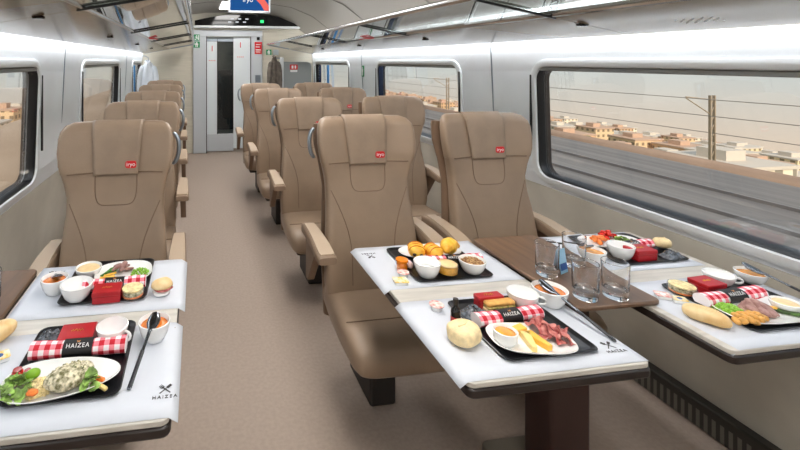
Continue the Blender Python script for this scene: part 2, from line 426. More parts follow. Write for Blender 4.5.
# ceiling tv screen
tv = thing('tv_screen', 'ceiling hung screen showing a blue and coral picture', 'screen', (.6, 5.0, 2.05))
bm = B(); box(bm, -.245, .245, -.02, .02, 0, .31); obj('housing', bm, GREYM, tv, bev=.012)
bm = B(); box(bm, -.222, .222, -.023, -.019, .028, .285); obj('display', bm, emitter('screen_blue', (34, 84, 146), .55), tv, smooth=False)
bm = B(); pts = [(-.06, .285), (.03, .2), (.13, .1), (.17, .03), (.222, .03), (.222, .09), (.17, .16), (.08, .24), (.02, .285)]
loft(bm, [[(x, y, z) for x, z in pts] for y in (-.0245, -.0235)]); obj('picture', bm, emitter('screen_coral', (240, 110, 98), .55), tv, smooth=False)
text('caption', 'iryo', .075, emitter('screen_white', (250, 250, 250), .6), tv, (-.02, -.0255, .15), (PI / 2, 0, 0))
bm = B(); box(bm, -.04, .04, -.02, .02, .31, .34); obj('mount', bm, GREYM, tv, smooth=False)

# ceiling lamps
for i in range(7):
    y = -1.6 + 1.3 * i
    v = thing('ceiling_light', 'slim white lamp panel let into the ceiling over the aisle', 'light', (XC, y, 2.298), group='ceiling lamps over the aisle')
    bm = B(); box(bm, -.2, .2, -.4, .4, -.018, -.008); obj('diffuser', bm, LAMP, v, smooth=False)
    bm = B(); box(bm, -.22, .22, -.42, .42, -.012, -.003); obj('light_frame', bm, GREYM, v, smooth=False)

# luggage racks with lamp strips
def rack(side, label):
    r = thing('luggage_rack', label, 'luggage rack')
    W, Bd, F = 1.33, .945, .585     # offsets from the centre line: wall, panel joint, front rail
    def zz(o): return 1.615 + (W - o) * .188
    def X(o): return XC + side * o
    ye = 6.95; ys = [Y0, -.95, .35, 1.65, 2.95, 4.25, 5.55, ye]
    for a, b in zip(ys, ys[1:]):
        bm = B(); loft(bm, [[(X(o), y, zz(o) + t) for o, t in ((W, 0), (Bd, 0), (Bd, .025), (W, .03))] for y in (a + .003, b - .003)])
        obj('shelf_panel', bm, RACK, r, smooth=False)
        bm = B(); loft(bm, [[(X(o), y, zz(o) + t) for o, t in ((Bd - .004, .006), (F + .02, .006), (F + .02, .016), (Bd - .004, .016))] for y in (a + .01, b - .01)])
        obj('glass_shelf', bm, SHELFG, r, smooth=False)['label'] = 'clear glass shelf'
    for y in ys[1:-1]:
        bm = B(); loft(bm, [[(X(o), y + s, zz(o) + t) for s, t in ((-.005, -.006), (.005, -.006), (.005, .004), (-.005, .004))] for o in (Bd + .02, F)])
        obj('bracket', bm, RUBBER, r, smooth=False)
        bm = B(); box(bm, *sorted((X(Bd + .13), X(Bd + .17))), y - .014, y + .014, zz(Bd + .15) - .010, zz(Bd + .15) + .002); obj('reading_lamp', bm, BLACKG, r, bev=.005)
    bm = B(); tube(bm, [(X(F), y, zz(F) + .01) for y in (Y0, 2, ye)], .017, 12); obj('front_rail', bm, CHROME, r)
    bm = B(); tube(bm, [(X(Bd), y, zz(Bd) + .008) for y in (Y0, 2, ye)], .011, 8); obj('joint_rail', bm, CHROME, r)
    bm = B(); loft(bm, [[(X(o), y, zz(o) + t) for o, t in ((W, -.002), (F, -.004), (F, .035), (W, .035))] for y in (ye, ye + .012)]); obj('end_plate', bm, STEEL, r, smooth=False)
    bm = B(); loft(bm, [[(X(o), y, z) for o, z in ((1.335, 1.632), (1.38, 1.632), (1.38, 1.64), (1.335, 1.64))] for y in (Y0 + .1, 7.1)]); obj('lamp_strip', bm, STRIP, r, smooth=False)['label'] = 'glowing lamp strip'
    bm = B(); loft(bm, [[(X(o), y, z) for o, z in ((1.36, 1.80), (1.34, 1.78), (1.34, 1.74), (1.37, 1.74))] for y in (Y0 + .1, 6.9)]); obj('lamp_strip', bm, COVE, r, smooth=False)['label'] = 'glowing cove lamp strip'
    return r, X, zz
rk, X, zz = rack(1, 'glass fronted luggage rack over the paired seats')
bm = B()
for i in range(9):
    for j in range(5):
        if (i + j) % 2: continue
        o = 1.16 + j * .012; y = 1.22 + i * .014
        lathe(bm, [(.003, 0), (.003, .002)], 6, (X(o), y, zz(o) - .002))
g = obj('speaker_grille', bm, WHITES, rk, smooth=False); g['kind'] = 'stuff'
rack(-1, 'glass fronted luggage rack over the single seats')
for side, y, lab in ((1, 3.6, 'red and white notice on the rack glass over the paired seats'), (-1, 3.9, 'red and white notice on the rack glass over the single seats')):
    o_ = .9; s = thing('notice_sticker', lab, 'sign', (XC + side * .93, y, 1.694))
    bm = B(); box(bm, -.05, .05, -.09, .09, -.006, -.001); obj('backing', bm, REDS, s, smooth=False)
    bm = B(); box(bm, -.035, .035, -.02, .06, -.008, -.006); obj('notice_text', bm, WHITES, s, smooth=False)

# signs
def sign(name, label, loc, w, h, m, glyph, rz=0):
    s = thing(name, label, 'sign', loc, rz)
    bm = B(); box(bm, -w / 2, w / 2, -.006, 0, -h / 2, h / 2); obj('plate', bm, m, s, bev=.002)
    bm = B()
    for x0, x1, z0, z1 in glyph: box(bm, x0 * w, x1 * w, -.008, -.006, z0 * h, z1 * h)
    obj('pictogram', bm, WHITES, s, smooth=False)
run = ((-.1, .1, .2, .36), (-.25, .15, .0, .14), (-.05, .12, -.2, .05), (-.3, -.05, -.36, -.2), (.1, .3, -.3, -.18), (.25, .4, -.4, .4))
man = ((-.12, .12, .22, .4), (-.25, .25, -.05, .2), (-.2, -.05, -.4, -.05), (.05, .2, -.4, -.05))
sign('exit_sign', 'upper green exit pictogram on the grey door post', (0, 7.148, 1.88), .1, .1, GREENS, run)
sign('exit_sign', 'lower green pictogram on the grey door post', (0, 7.148, 1.765), .1, .1, GREENS, man)
sign('emergency_sign', 'red emergency notice on the grey door post', (1.005, 7.148, 1.715), .12, .2, REDS, ((-.3, .3, .25, .32), (-.35, .2, .05, .12), (-.35, .35, -.2, -.12), (-.35, .3, -.36, -.3)))
sign('camera_plate', 'small black square plate above the red emergency notice', (1.005, 7.148, 1.87), .05, .05, BLACKG, ())
sign('label_plate', 'grey switch plate low on the door post below the red notice', (1.0, 7.148, 1.2), .09, .14, STEEL, ())
sign('exit_sign', 'small green sign on the end wall beside the coat', (1.19, 7.195, 1.645), .09, .09, GREENS, man)
sign('notice_sign', 'small white sign beside the green sign on the end wall', (1.31, 7.195, 1.645), .09, .09, mat('pale_sign', (206, 216, 220), .4), ())
sign('exit_sign', 'small green sign on the side wall between two windows', (1.945, 4.93, 1.38), .07, .13, GREENS, man, -PI / 2)

# grey partition, post and coat near the end of the paired seats
p = thing('glass_partition', 'smoked grey glass partition behind the last paired seats', 'partition', (0, 6.0, 0))
bm = B(); prism(bm, [(1.2, .55), (1.6, .55), (1.6, 1.43), (1.58, 1.475), (1.54, 1.49), (1.2, 1.49)], -.006, .006); bmesh.ops.transform(bm, matrix=Matrix(((1, 0, 0, 0), (0, 0, 1, 0), (0, 1, 0, 0), (0, 0, 0, 1))), verts=bm.verts); obj('pane', bm, mat('partition_grey', (150, 156, 156), .2), p, bev=.004)
bm = B(); box(bm, 1.15, 1.2, -.025, .025, 0, 1.55); obj('post', bm, FRAMEW, p, bev=.008)
bm = B(); tube(bm, [(1.15, 0, 1.54), (1.1, -.02, 1.54), (1.075, -.03, 1.56)], .008); obj('hook', bm, STEEL, p)
bm = B(); box(bm, 1.2, 1.6, -.02, .02, .0, .55); obj('base_panel', bm, WALLG, p, smooth=False)
sign('no_smoking_sign', 'red and white notice on the grey glass partition', (1.345, 5.99, 1.415), .11, .07, REDS, ((-.3, -.05, -.3, .3), (.1, .3, -.3, .3)))
sign('notice_sign', 'white caption strip under the red notice on the partition', (1.345, 5.99, 1.36), .1, .03, WHITES, ())
def coat(name, label, loc, m, w, h, rz=0, seed=0):
    c = thing(name, label, 'coat', loc, rz)
    rings = []
    for i in range(11):
        t = i / 10; ww = w * (.25 + .75 * min(1, t * 2.6) ** .6) * (1 + .12 * t); dd = .035 + .03 * t
        rings.append([(ww * math.cos(a) * (1 + .05 * math.sin(5 * a + seed)), dd * math.sin(a) * (1 + .28 * math.sin(7 * a + seed + t)), -h * t) for a in [2 * PI * k / 40 for k in range(40)]])
    bm = B(); loft(bm, rings); obj('body', bm, m, c, sub=1, ang=180)
    for s in (-1, 1):
        bm = B(); tube(bm, [(s * w * .6, -.01, -.06), (s * w * .95, -.03, -h * .3), (s * w * 1.05, -.035, -h * .82)], [.035, .04, .034], 12); obj('sleeve', bm, m, c, sub=1)
    bm = B(); tube(bm, [(-w * .3, -.035, 0), (0, -.045, -.05), (w * .3, -.035, 0), (0, .04, .01)], .014, 8, True); obj('collar', bm, m, c, sub=1)
    return c
coat('hanging_coat', 'grey brown coat hanging from the white partition post', (1.06, 5.95, 1.565), COATG, .075, .6)
cw = coat('hanging_coat', 'white jacket hanging by the last window of the single seats', (-.72, 6.75, 1.5), COATW, .13, .62, seed=2)
bm = B(); tube(bm, [(0, 0, .0), (0, .0, .05), (-.05, .01, .075), (-.108, .01, .08)], .006); obj('hanger', bm, STEEL, cw)
bm = B(); box(bm, .03, .07, -.062, -.058, -.33, -.315); obj('jacket_badge', bm, INK, cw, smooth=False)
for side, y, lab, m in ((1, 6.72, 'navy curtain gathered at the far window by the paired seats', NAVY), (1, 6.3, 'sky blue curtain beside the navy one at the far window', BLUE), (-1, 6.28, 'blue curtain at the far window by the single seats', BLUE), (1, 4.41, 'navy curtain gathered at the middle window by the paired seats', NAVY)):
    bm = B(); hw_ = .045; x = wx(side, 1.2) - side * .012
    loft(bm, [[(x + side * .006 * math.sin(q * 2.2) , y - hw_ + 2 * hw_ * q / 12, z) for q in range(13)] for z in (.88, 1.15, 1.44)], caps=False, closed=False)
    c = obj('curtain', bm, m, solid=.006); tag(c, lab, 'curtain')

# ------------------------------------------------------------------ seats
def interp(tab, z):
    if z <= tab[0][0]: return tab[0][1:]
    for a, b in zip(tab, tab[1:]):
        if z <= b[0]:
            t = (z - a[0]) / (b[0] - a[0]); return tuple(p + (q - p) * t for p, q in zip(a[1:], b[1:]))
    return tab[-1][1:]
#       z     half-w  front y  thick  wing
BODY = ((.40, .215, -.10, .13, .02), (.5, .226, -.105, .14, .035), (.62, .226, -.095, .14, .045), (.75, .216, -.07, .13, .045), (.86, .206, -.045, .12, .035), (.93, .207, -.03, .115, .035), (.98, .216, -.022, .112, .045), (1.045, .232, -.014, .11, .06))
HEAD = ((1.03, .23, -.017, .112, .057), (1.045, .234, -.015, .112, .061), (1.07, .239, -.012, .115, .066), (1.12, .245, -.002, .115, .07), (1.18, .244, .008, .11, .065), (1.21, .238, .014, .10, .055), (1.232, .222, .026, .075, .035), (1.243, .195, .04, .04, .015))
PX_, PY_ = .55, .62
def sring(tab, z, n=36):
    w, yf, t, wing = interp(tab, z); out = []
    for k in range(n):
        a = 2 * PI * k / n; x = w * sgp(math.cos(a), PX_)
        out.append((x, yf + t / 2 + t / 2 * sgp(math.sin(a), PY_) - wing * abs(x / w) ** 3, z))
    return out
def sfront(tab, x, z):
    w, yf, t, wing = interp(tab, z); u = min(1, abs(x) / w)
    c = u ** (1 / PX_); return yf + t / 2 - t / 2 * (1 - c * c) ** (PY_ / 2) - wing * u ** 3
def patch(bm, tab, xs, zs, off, fx=lambda x, z: x):
    loft(bm, [[(fx(x, z), sfront(tab, fx(x, z), z) - off, z) for x in xs] for z in zs], caps=False, closed=False)

def make_seat(label):
    s = thing('train_seat', label, 'seat', group='taupe leather train seats')
    bm = B(); zs = [.40, .43, .5, .56, .62, .68, .75, .8, .86, .9, .93, .96, .985, 1.01, 1.028, 1.036]
    loft(bm, [sring(BODY, z) for z in zs]); back = obj('backrest', bm, LEATHER, s, ang=70)
    # stitched seams
    bm = B()
    for sx in (-1, 1):
        pts = []
        for i in range(13):
            t = i / 12; z = .91 - t * .42; x = sx * (.19 - .085 * math.sin(min(1, t * 1.5) * PI / 2)); pts.append((x, sfront(BODY, x, z) - .0005, z))
        tube(bm, pts, .0022, 6)
    pts = []
    for i in range(25):
        t = i / 24; a = PI * t; x = -.088 * sgp(math.cos(a), .35); z = 1.026 - .13 * abs(math.sin(a)) ** .45; pts.append((x, sfront(BODY, x, z) - .0005, z))
    tube(bm, pts, .0022, 6); obj('stitching', bm, PIPING, back)
    bm = B(); loft(bm, [sring(HEAD, z) for z in (1.03, 1.036, 1.045, 1.055, 1.07, 1.09, 1.12, 1.15, 1.18, 1.2, 1.21, 1.222, 1.232, 1.239, 1.243)])
    hd = obj('headrest', bm, LEATHER, s, ang=80)
    bm = B(); pts = []
    tube(bm, [(x, sfront(HEAD, x, 1.033) - .001, 1.033) for x in [-.2 + .4 * i / 20 for i in range(21)]], .003, 6); obj('stitching', bm, PIPING, hd)
    # leather cover draped over the headrest
    bm = B(); xs = [-.11 + .22 * i / 14 for i in range(15)]; rows = []
    for z in (1.022, 1.03, 1.04, 1.055, 1.075, 1.1, 1.14, 1.18, 1.21, 1.23, 1.24):
        k = .84 + .16 * (z - 1.02) / .22
        rows.append([(x * k, sfront(HEAD, x * k, z) - .007 - .003 * abs(math.sin(z * 38 + abs(x) * 45)) * (z < 1.2), z) for x in xs])
    rows.append([(x, .05, 1.25) for x in xs]); rows.append([(x, .09, 1.244) for x in xs]); rows.append([(x, .115, 1.21) for x in xs]); rows.append([(x, .125, 1.12) for x in xs])
    loft(bm, rows, caps=False, closed=False); cv = obj('headrest_cover', bm, LEATHER2, s, solid=.004, ang=80); cv['label'] = 'leather headrest cover'
    y = sfront(HEAD, .065, 1.07)
    bm = B(); pts = rrect(.04, .086, 1.05, 1.081, .008, 3)
    loft(bm, [[(x, y - o, z) for x, z in pts] for o in (.0145, .0115)]); tg = obj('logo_tag', bm, REDS, cv, smooth=False); tg['label'] = 'small red tag'
    text('logo_text', 'iryo', .024, WHITES, cv, (.063, y - .0152, 1.066), (PI / 2, 0, 0))
    # seat cushion
    bm = B(); rings = []
    for y, zc, hz, w in ((.0, .40, .055, .215), (-.1, .40, .065, .226), (-.2, .398, .068, .232), (-.3, .397, .07, .236), (-.38, .395, .072, .236), (-.43, .39, .07, .232), (-.462, .382, .058, .222), (-.478, .375, .035, .205)):
        rings.append([(w * sgp(math.cos(a), .4), y, zc + hz * sgp(math.sin(a), .6) + .012 * math.cos(a) ** 2 * (math.sin(a) > 0)) for a in [2 * PI * k / 36 for k in range(36)]])
    loft(bm, rings); cu = obj('seat_cushion', bm, LEATHER, s, ang=80)
    bm = B(); tube(bm, [(.228 * math.sin(t), -.335 - .1 * abs(math.cos(t)) ** .5 * 0, .468) for t in [-1.3 + 2.6 * i / 12 for i in range(13)]], .0022, 6); obj('stitching', bm, PIPING, cu)
    # back shell
    bm = B(); loft(bm, [[(x, y + .012, z) for x, y, z in sring(tuple((z_, w_ * .96, f_ + t_ * .55, t_ * .6, 0) for z_, w_, f_, t_, g_ in BODY + HEAD[1:-2]), z)] for z in (.3, .45, .6, .75, .9, 1.0, 1.1, 1.18, 1.2)])
    obj('back_shell', bm, SHELL, s, ang=60)
    # base
    bm = B(); box(bm, -.18, .18, -.37, .04, .275, .335); obj('seat_pan', bm, DARK, s, bev=.015)
    bm = B(); box(bm, -.06, .06, -.2, .06, .0, .27); obj('pedestal', bm, DARK, s, bev=.01)
    for sx in (-1, 1):
        rings = []
        for y, zt, w, hh in ((.10, .71, .03, .05), (.02, .72, .033, .055), (-.1, .715, .037, .055), (-.18, .705, .041, .05), (-.232, .695, .042, .042), (-.25, .69, .038, .03)):
            rings.append([(sx * .268 + w * sgp(math.cos(a), .45), y, zt - hh / 2 + hh / 2 * sgp(math.sin(a), .45)) for a in [2 * PI * k / 20 for k in range(20)]])
        bm = B(); loft(bm, rings); ar = obj('armrest', bm, ARMSIDE, s, ang=50)
        rings = []
        for y, zt, w in ((.06, .72, .026), (-.02, .7215, .029), (-.1, .7185, .032), (-.17, .7095, .035), (-.225, .7, .035), (-.236, .697, .03)):
            rings.append([(sx * .268 + w * q, y, zt + d_) for q, d_ in ((-1, -.006), (-.92, .003), (.92, .003), (1, -.006))])
        bm = B(); loft(bm, rings); obj('armrest_pad', bm, ARMTOP, ar, ang=40)
        bm = B(); loft(bm, [[(sx * .268 + .018 * q, y, z) for q, y, z in ((-1, .06, zz_), (1, .06, zz_), (1, -.15 + (.7 - zz_) * .75, zz_), (-1, -.15 + (.7 - zz_) * .75, zz_))] for zz_ in (.46, .56, .68)]); obj('armrest_support', bm, SHELL, s, bev=.004)
    # grab handle
    bm = B(); tube(bm, [(-.235, .075, 1.185), (-.262, .07, 1.17), (-.27, .06, 1.12), (-.262, .065, 1.06), (-.235, .075, 1.035)], .011, 8); obj('grab_handle', bm, STEEL, s, sub=1)
    return s

ORD = ('first', 'second', 'third', 'fourth', 'fifth')
seat0 = None
def seat(x, y, label):
    global seat0
    if seat0 is None: seat0 = make_seat(label); seat0.location = (x, y, 0); seat0.scale = (.98, 1, .99); return seat0
    return dup(seat0, (x, y, 0), 0, label)
for i, (xa, xw, y) in enumerate(((.802, 1.445, 2.0), (.80, 1.445, 3.05), (.775, 1.425, 4.13), (.75, 1.4, 5.12))):
    where = ('at the large meal table' if i == 0 else 'in the %s row behind the large table' % ORD[i])
    seat(xa, y, 'taupe leather aisle seat of the pair ' + where)
    sw = seat(xw, y + .02, 'taupe leather window seat of the pair ' + where)
    for ch in list(sw.children):
        if ch.name.startswith('grab_handle'): bpy.data.objects.remove(ch)
for i, (x, y) in enumerate(((-.342, 1.97), (-.35, 2.93), (-.375, 3.9), (-.4, 5.0), (-.425, 6.07))):
    lab = 'taupe leather single seat ' + ('at the small meal table' if i == 0 else 'in the %s row behind the small table' % ORD[i])
    s = seat(x, y, lab)
    for ch in s.children:       # the aisle is on the other side of the single seats
        if ch.name.startswith('grab_handle'): ch.scale.x = -1

# ------------------------------------------------------------------ tables
TZ = .735
def leaf(parent, x0, x1, y0, y1, oz=0):
    bm = B(); prism(bm, rrect(x0, x1, y0, y1, .018, 4), TZ - .013, TZ); obj('leaf_top', bm, PALEWOOD, parent, bev=.002)
    bm = B(); prism(bm, rrect(x0 - .003, x1 + .003, y0 - .004, y1 + .004, .02, 4), TZ - .036, TZ - .0135); obj('leaf_edge', bm, EDGE, parent, bev=.004)['label'] = 'dark brown edge'
    bm = B(); box(bm, x0 + .002, x1 - .002, (y0 + y1) / 2 - .05, (y0 + y1) / 2 - .047, TZ, TZ + .0006); obj('hinge_line', bm, ARMSIDE, parent, smooth=False)
t = thing('folding_table', 'double folding table with brown centre console in front of the paired seats', 'table', (0, 0, 0))
leaf(t, .637, 1.142, .95, 1.70); leaf(t, 1.395, 1.915, .955, 1.695)
bm = B(); prism(bm, rrect(1.145, 1.44, 1.165, 1.69, .02, 4), TZ + .003, TZ + .017); obj('console_top', bm, CONSOLE, t, bev=.004)['label'] = 'brown wood console top'
bm = B(); prism(bm, rrect(1.18, 1.385, 1.27, 1.66, .01, 4), TZ - .045, TZ + .003); obj('console_base', bm, EDGE, t, bev=.004)
bm = B(); prism(bm, rrect(1.205, 1.365, 1.34, 1.47, .015, 4), .03, TZ - .05); obj('pedestal', bm, PEDESTAL, t, bev=.004)['label'] = 'dark red brown pedestal'
bm = B(); prism(bm, rrect(1.08, 1.4, 1.2, 1.55, .03, 4), .0, .03); obj('foot_plate', bm, mat('foot_plate_grey', (120, 112, 100), .5), t, bev=.006)
bm = B(); box(bm, .70, .74, .99, 1.6, TZ - .056, TZ - .0365); box(bm, .74, 1.14, 1.3, 1.34, TZ - .056, TZ - .0365); obj('leaf_bracket', bm, STEEL, t, smooth=False)
t = thing('folding_table', 'single folding table with brown wall console in front of the single seats', 'table', (0, 0, 0))
leaf(t, -.563, -.058, .95, 1.70)
bm = B(); prism(bm, rrect(-.868, -.568, 1.12, 1.69, .02, 4), TZ - .003, TZ + .012); obj('console_top', bm, CONSOLE, t, bev=.004)['label'] = 'brown wood console top'
bm = B(); prism(bm, rrect(-.862, -.568, 1.0, 1.68, .01, 4), TZ - .05, TZ - .004); obj('console_base', bm, EDGE, t, bev=.004)
bm = B(); prism(bm, rrect(-.8, -.62, 1.3, 1.46, .015, 4), .0, TZ - .05); obj('pedestal', bm, PEDESTAL, t, bev=.004)

# ------------------------------------------------------------------ table ware builders
def mat_sheet(label, x0, x1, y0, y1, edge, lx, ly, lrz, logo=True):
    """paper placemat; 'edge' side hangs a little over the table edge"""
    z = TZ + .0012
    m = thing('placemat', label, 'placemat', ((x0 + x1) / 2, (y0 + y1) / 2, z), group='white paper placemats')
    cx, cy = (x0 + x1) / 2, (y0 + y1) / 2
    bm = B(); rows = []
    N = 26
    for j in range(9):
        y = y0 + (y1 - y0) * j / 8; row = []
        for i in range(N + 1):
            x = x0 + (x1 - x0) * i / N; d = 0
            over = (x1 - x) if edge > 0 else (x - x0)
            if over < .024: d = -((.024 - over) / .024) ** 1.5 * .014
            row.append((x - cx, y - cy, d + .0004 * math.sin(x * 40) * math.sin(y * 30)))
        rows.append(row)
    loft(bm, rows, caps=False, closed=False); obj('sheet', bm, PAPER, m, solid=.0007, ang=80)
    if logo:
        L = Matrix.Translation((lx - cx, ly - cy, .0012)) @ Matrix.Rotation(lrz, 4, 'Z')
        bm = B()
        for s in (-1, 1):
            A = L @ Matrix.Translation((0, .016, 0)) @ Matrix.Rotation(s * PI / 4, 4, 'Z')
            box(bm, -.0013, .0013, -.017, .011, 0, .0004, A)
            if s > 0:
                for q in (-.0034, 0, .0034): box(bm, q - .0008, q + .0008, .009, .018, 0, .0004, A)
                box(bm, -.0042, .0042, .007, .0095, 0, .0004, A)
            else: prism_pts = None; box(bm, -.0035, .0035, .006, .018, 0, .0004, A)
        obj('fork_and_knife_mark', bm, INK, m, smooth=False)
        o = text('logo_text', 'HAIZEA', .013, INK, m, (0, 0, 0), (0, 0, 0), 1.35)
        o.matrix_local = L @ Matrix.Translation((0, -.008, .0003))
    return m

def tray(label, x0, x1, y0, y1, rz=0):
    cx, cy = (x0 + x1) / 2, (y0 + y1) / 2; w, d_ = (x1 - x0) / 2, (y1 - y0) / 2
    t = obj('serving_tray', tray_bm(w, d_), TRAY, loc=(cx, cy, TZ + .0022), rz=rz, ang=35); return tag(t, label, 'tray', 'black serving trays')
def tray_bm(w, d):
    bm = B(); r = lambda o, z: [(x, y, z) for x, y in rrect(-w + o, w - o, -d + o, d - o, .012 + .012 - o * .5, 4)]
    return loft(bm, [r(.012, 0), r(.004, .003), r(0, .0075), r(.002, .0085), r(.006, .0075), r(.012, .0035), r(.016, .003)])
TT = TZ + .0052      # tray floor

def plate(label, cx, cy, rx, ry, rz=0, n=2.6, egg=0):
    bm = B(); rings = []
    for k, z in ((.55, 0), (.72, .002), (.92, .010), (1.0, .0155), (.99, .017), (.9, .0115), (.72, .005), (.3, .0042), (.02, .004)):
        rings.append([(k * rx * sgp(math.cos(a), 2 / n) * 1, k * ry * sgp(math.sin(a), 2 / n) * (1 - egg * math.cos(a)), z) for a in [2 * PI * i / 48 for i in range(48)]])
    loft(bm, rings); return tag(obj('dinner_plate', bm, CHINA, loc=(cx, cy, TT), rz=rz, ang=60), label, 'plate', 'white meal plates')
PT = TT + .0048      # plate surface

def bowl(label, x, y, z, r=.044, h=.048, fill=None, level=.72, name='soup_bowl', foodname='soup', sx=1, rz=0, base=.62, cat='bowl'):
    b = thing(name, label, cat, (x, y, z), rz)
    prof = [(r * base * .9, 0), (r * base, .002), (r * (base + .2), h * .35), (r * .96, h * .75), (r, h), (r - .0025, h + .0012), (r - .005, h - .002), (r * .9 - .003, h * .7), (r * (base + .15) - .004, h * .33), (r * base - .006, .006), (.001, .005)]
    bm = B(); lathe(bm, prof, 36, sx=sx); obj('bowl_body', bm, CHINA, b, ang=60)
    if fill:
        rr = r * (.94 if level > .7 else .86) - .004
        bm = B(); lathe(bm, [(.001, h * level - .006), (rr, h * level - .004), (rr * .98, h * level), (rr * .5, h * level + .001), (.001, h * level + .0012)], 30, sx=sx); obj(foodname, bm, fill, b, ang=80)
    return b

def cup(label, x, y, z, r=.048, h=.05, hang=0.0):
    b = thing('coffee_cup', label, 'cup', (x, y, z), hang, 'white coffee cups')
    prof = [(r * .5, 0), (r * .56, .003), (r * .78, h * .3), (r * .94, h * .7), (r, h), (r - .0025, h + .001), (r * .92, h * .7), (r * .74, h * .32), (r * .5, .007), (.001, .006)]
    bm = B(); lathe(bm, prof, 36); obj('cup_body', bm, CHINA, b, ang=60)
    bm = B(); tube(bm, [(r * .93, 0, h * .82), (r * 1.25, 0, h * .84), (r * 1.42, 0, h * .62), (r * 1.3, 0, h * .36), (r * .84, 0, h * .34)], .0046, 10); obj('handle', bm, CHINA, b, sub=1)
    return b

def spoon(label, p0, p1, drop=0.0):
    """long spoon: bowl at p0 (resting in a bowl), tail at p1"""
    a, b = Vector(p0), Vector(p1); d_ = b - a; L = d_.length
    s = thing('long_spoon', label, 'spoon', p0)
    s.rotation_euler = (0, -math.asin(d_.z / L), math.atan2(d_.y, d_.x))
    bm = B(); rings = []
    for x, w, hh in ((-.034, .003, .002), (-.03, .011, .004), (-.016, .0175, .0065), (0, .0175, .0065), (.014, .012, .005), (.026, .005, .0034), (.05, .0042, .0032), (L * .7, .0048, .003), (L - .004, .006, .0028), (L, .004, .002)):
        rings.append([(x, w * math.cos(q), hh * math.sin(q) - (.004 if abs(x) < .02 else 0)) for q in [2 * PI * k / 14 for k in range(14)]])
    loft(bm, rings); obj('spoon_body', bm, SPOONH, s, ang=70)
    bm = B(); box(bm, L * .45, L - .002, -.0052, .0052, -.0032, .0036); obj('spoon_grip', bm, mat('dark_grip', (48, 48, 52), .25), s, bev=.003)
    return s

def red_box(label, x, y, z, rz=0, w=.088, d_=.066, h=.036):
    b = thing('snack_box', label, 'box', (x, y, z), rz, 'red snack boxes')
    bm = B(); box(bm, -w / 2, w / 2, -d_ / 2, d_ / 2, 0, h * .6); obj('box_base', bm, REDBOX, b, bev=.002)
    bm = B(); box(bm, -w / 2 - .001, w / 2 + .001, -d_ / 2 - .001, d_ / 2 + .001, h * .6 + .0006, h); obj('box_lid', bm, REDBOX, b, bev=.002)
    bm = B()
    for k, (px, py) in enumerate(((-.012, 0), (-.004, .002), (.004, -.001), (.011, .001))): tube(bm, [(px - .004, py - .003, h + .0006), (px, py + .005, h + .0006), (px + .003, py - .003, h + .0006)], .0009, 5)
    obj('gold_mark', bm, GOLD, b); return b

def napkin(label, x, y, z, rz=0, L=.235, r=.021):
    n = thing('rolled_napkin', label, 'napkin', (x, y, z), rz, 'red checked napkin rolls')
    me = bpy.data.meshes.new('cloth_roll'); bm = bmesh.new(); uvl = bm.loops.layers.uv.new('UVMap')
    K, S = 28, 16; vr = []
    for j in range(S + 1):
        t = j / S; xx = -L / 2 + L * t; rr = r * (1 + .03 * math.sin(t * 17) + (.05 if j in (0, S) else 0)) * (1 - .05 * math.exp(-((t - .5) / .15) ** 2))
        vr.append([bm.verts.new((xx, rr * 1.12 * math.cos(2 * PI * k / K), rr * .88 * (1 + math.sin(2 * PI * k / K)))) for k in range(K)])
    for j in range(S):
        for k in range(K):
            q = (k + 1) % K; f = bm.faces.new((vr[j][k], vr[j + 1][k], vr[j + 1][q], vr[j][q]))
            for lp, (jj, kk) in zip(f.loops, ((j, k), (j + 1, k), (j + 1, k + 1), (j, k + 1))): lp[uvl].uv = (jj / S * L + .003, kk / K * 2 * PI * r)
    bm.faces.new(vr[0]); bm.faces.new(vr[-1][::-1])
    obj('cloth_roll', bm, GINGHAM, n, ang=60)
    bm = B(); w = L * .155
    loft(bm, [[(xx, rr * 1.12 * math.cos(a), r * .88 + rr * .88 * math.sin(a)) for a in [2 * PI * k / K for k in range(K)]] for xx, rr in ((-w, r * 1.0), (-w, r * 1.05), (w, r * 1.05), (w, r * 1.0))], caps=False)
    bd = obj('paper_band', bm, BAND, n, ang=60); bd['label'] = 'black printed band'
    a = math.radians(50)
    o = text('band_text', 'HAIZEA', L * .062, WHITEINK, bd, (0, -r * 1.2 * math.cos(a), r * .88 + r * .945 * math.sin(a)), (PI / 2 - a, 0, 0), 1.2)
    bm = B()
    A = Matrix.Translation((0, -r * 1.2 * math.cos(a + .45), r * .88 + r * .95 * math.sin(a + .45))) @ Matrix.Rotation(PI / 2 - a - .4, 4, 'X')
    for s in (-1, 1): box(bm, -.0008, .0008, -.004, .005, 0, .0006, A @ Matrix.Rotation(s * PI / 3, 4, 'Z'))
    obj('band_mark', bm, mat('band_orange', (220, 150, 90), .5), bd, smooth=False)
    return n

def pouch(label, x, y, z, w=.075, d_=.06, rz=0, m=None):
    bm = B(); K = 12; top = []
    def hgt(u, v): return .018 * (1 - abs(u) ** 3) * (1 - abs(v) ** 3) * (1 + .9 * noise.noise(Vector((u * 3 + x * 9, v * 3, y))))
    up_ = [[(u * w / 2, v * d_ / 2, .001 + hgt(u, v)) for u in [-1 + 2 * i / K for i in range(K + 1)]] for v in [-1 + 2 * j / K for j in range(K + 1)]]
    loft(bm, up_, caps=False, closed=False)
    return tag(obj('cutlery_pouch', bm, m or POUCH, loc=(x, y, z), rz=rz, solid=.001, ang=30), label, 'pouch')

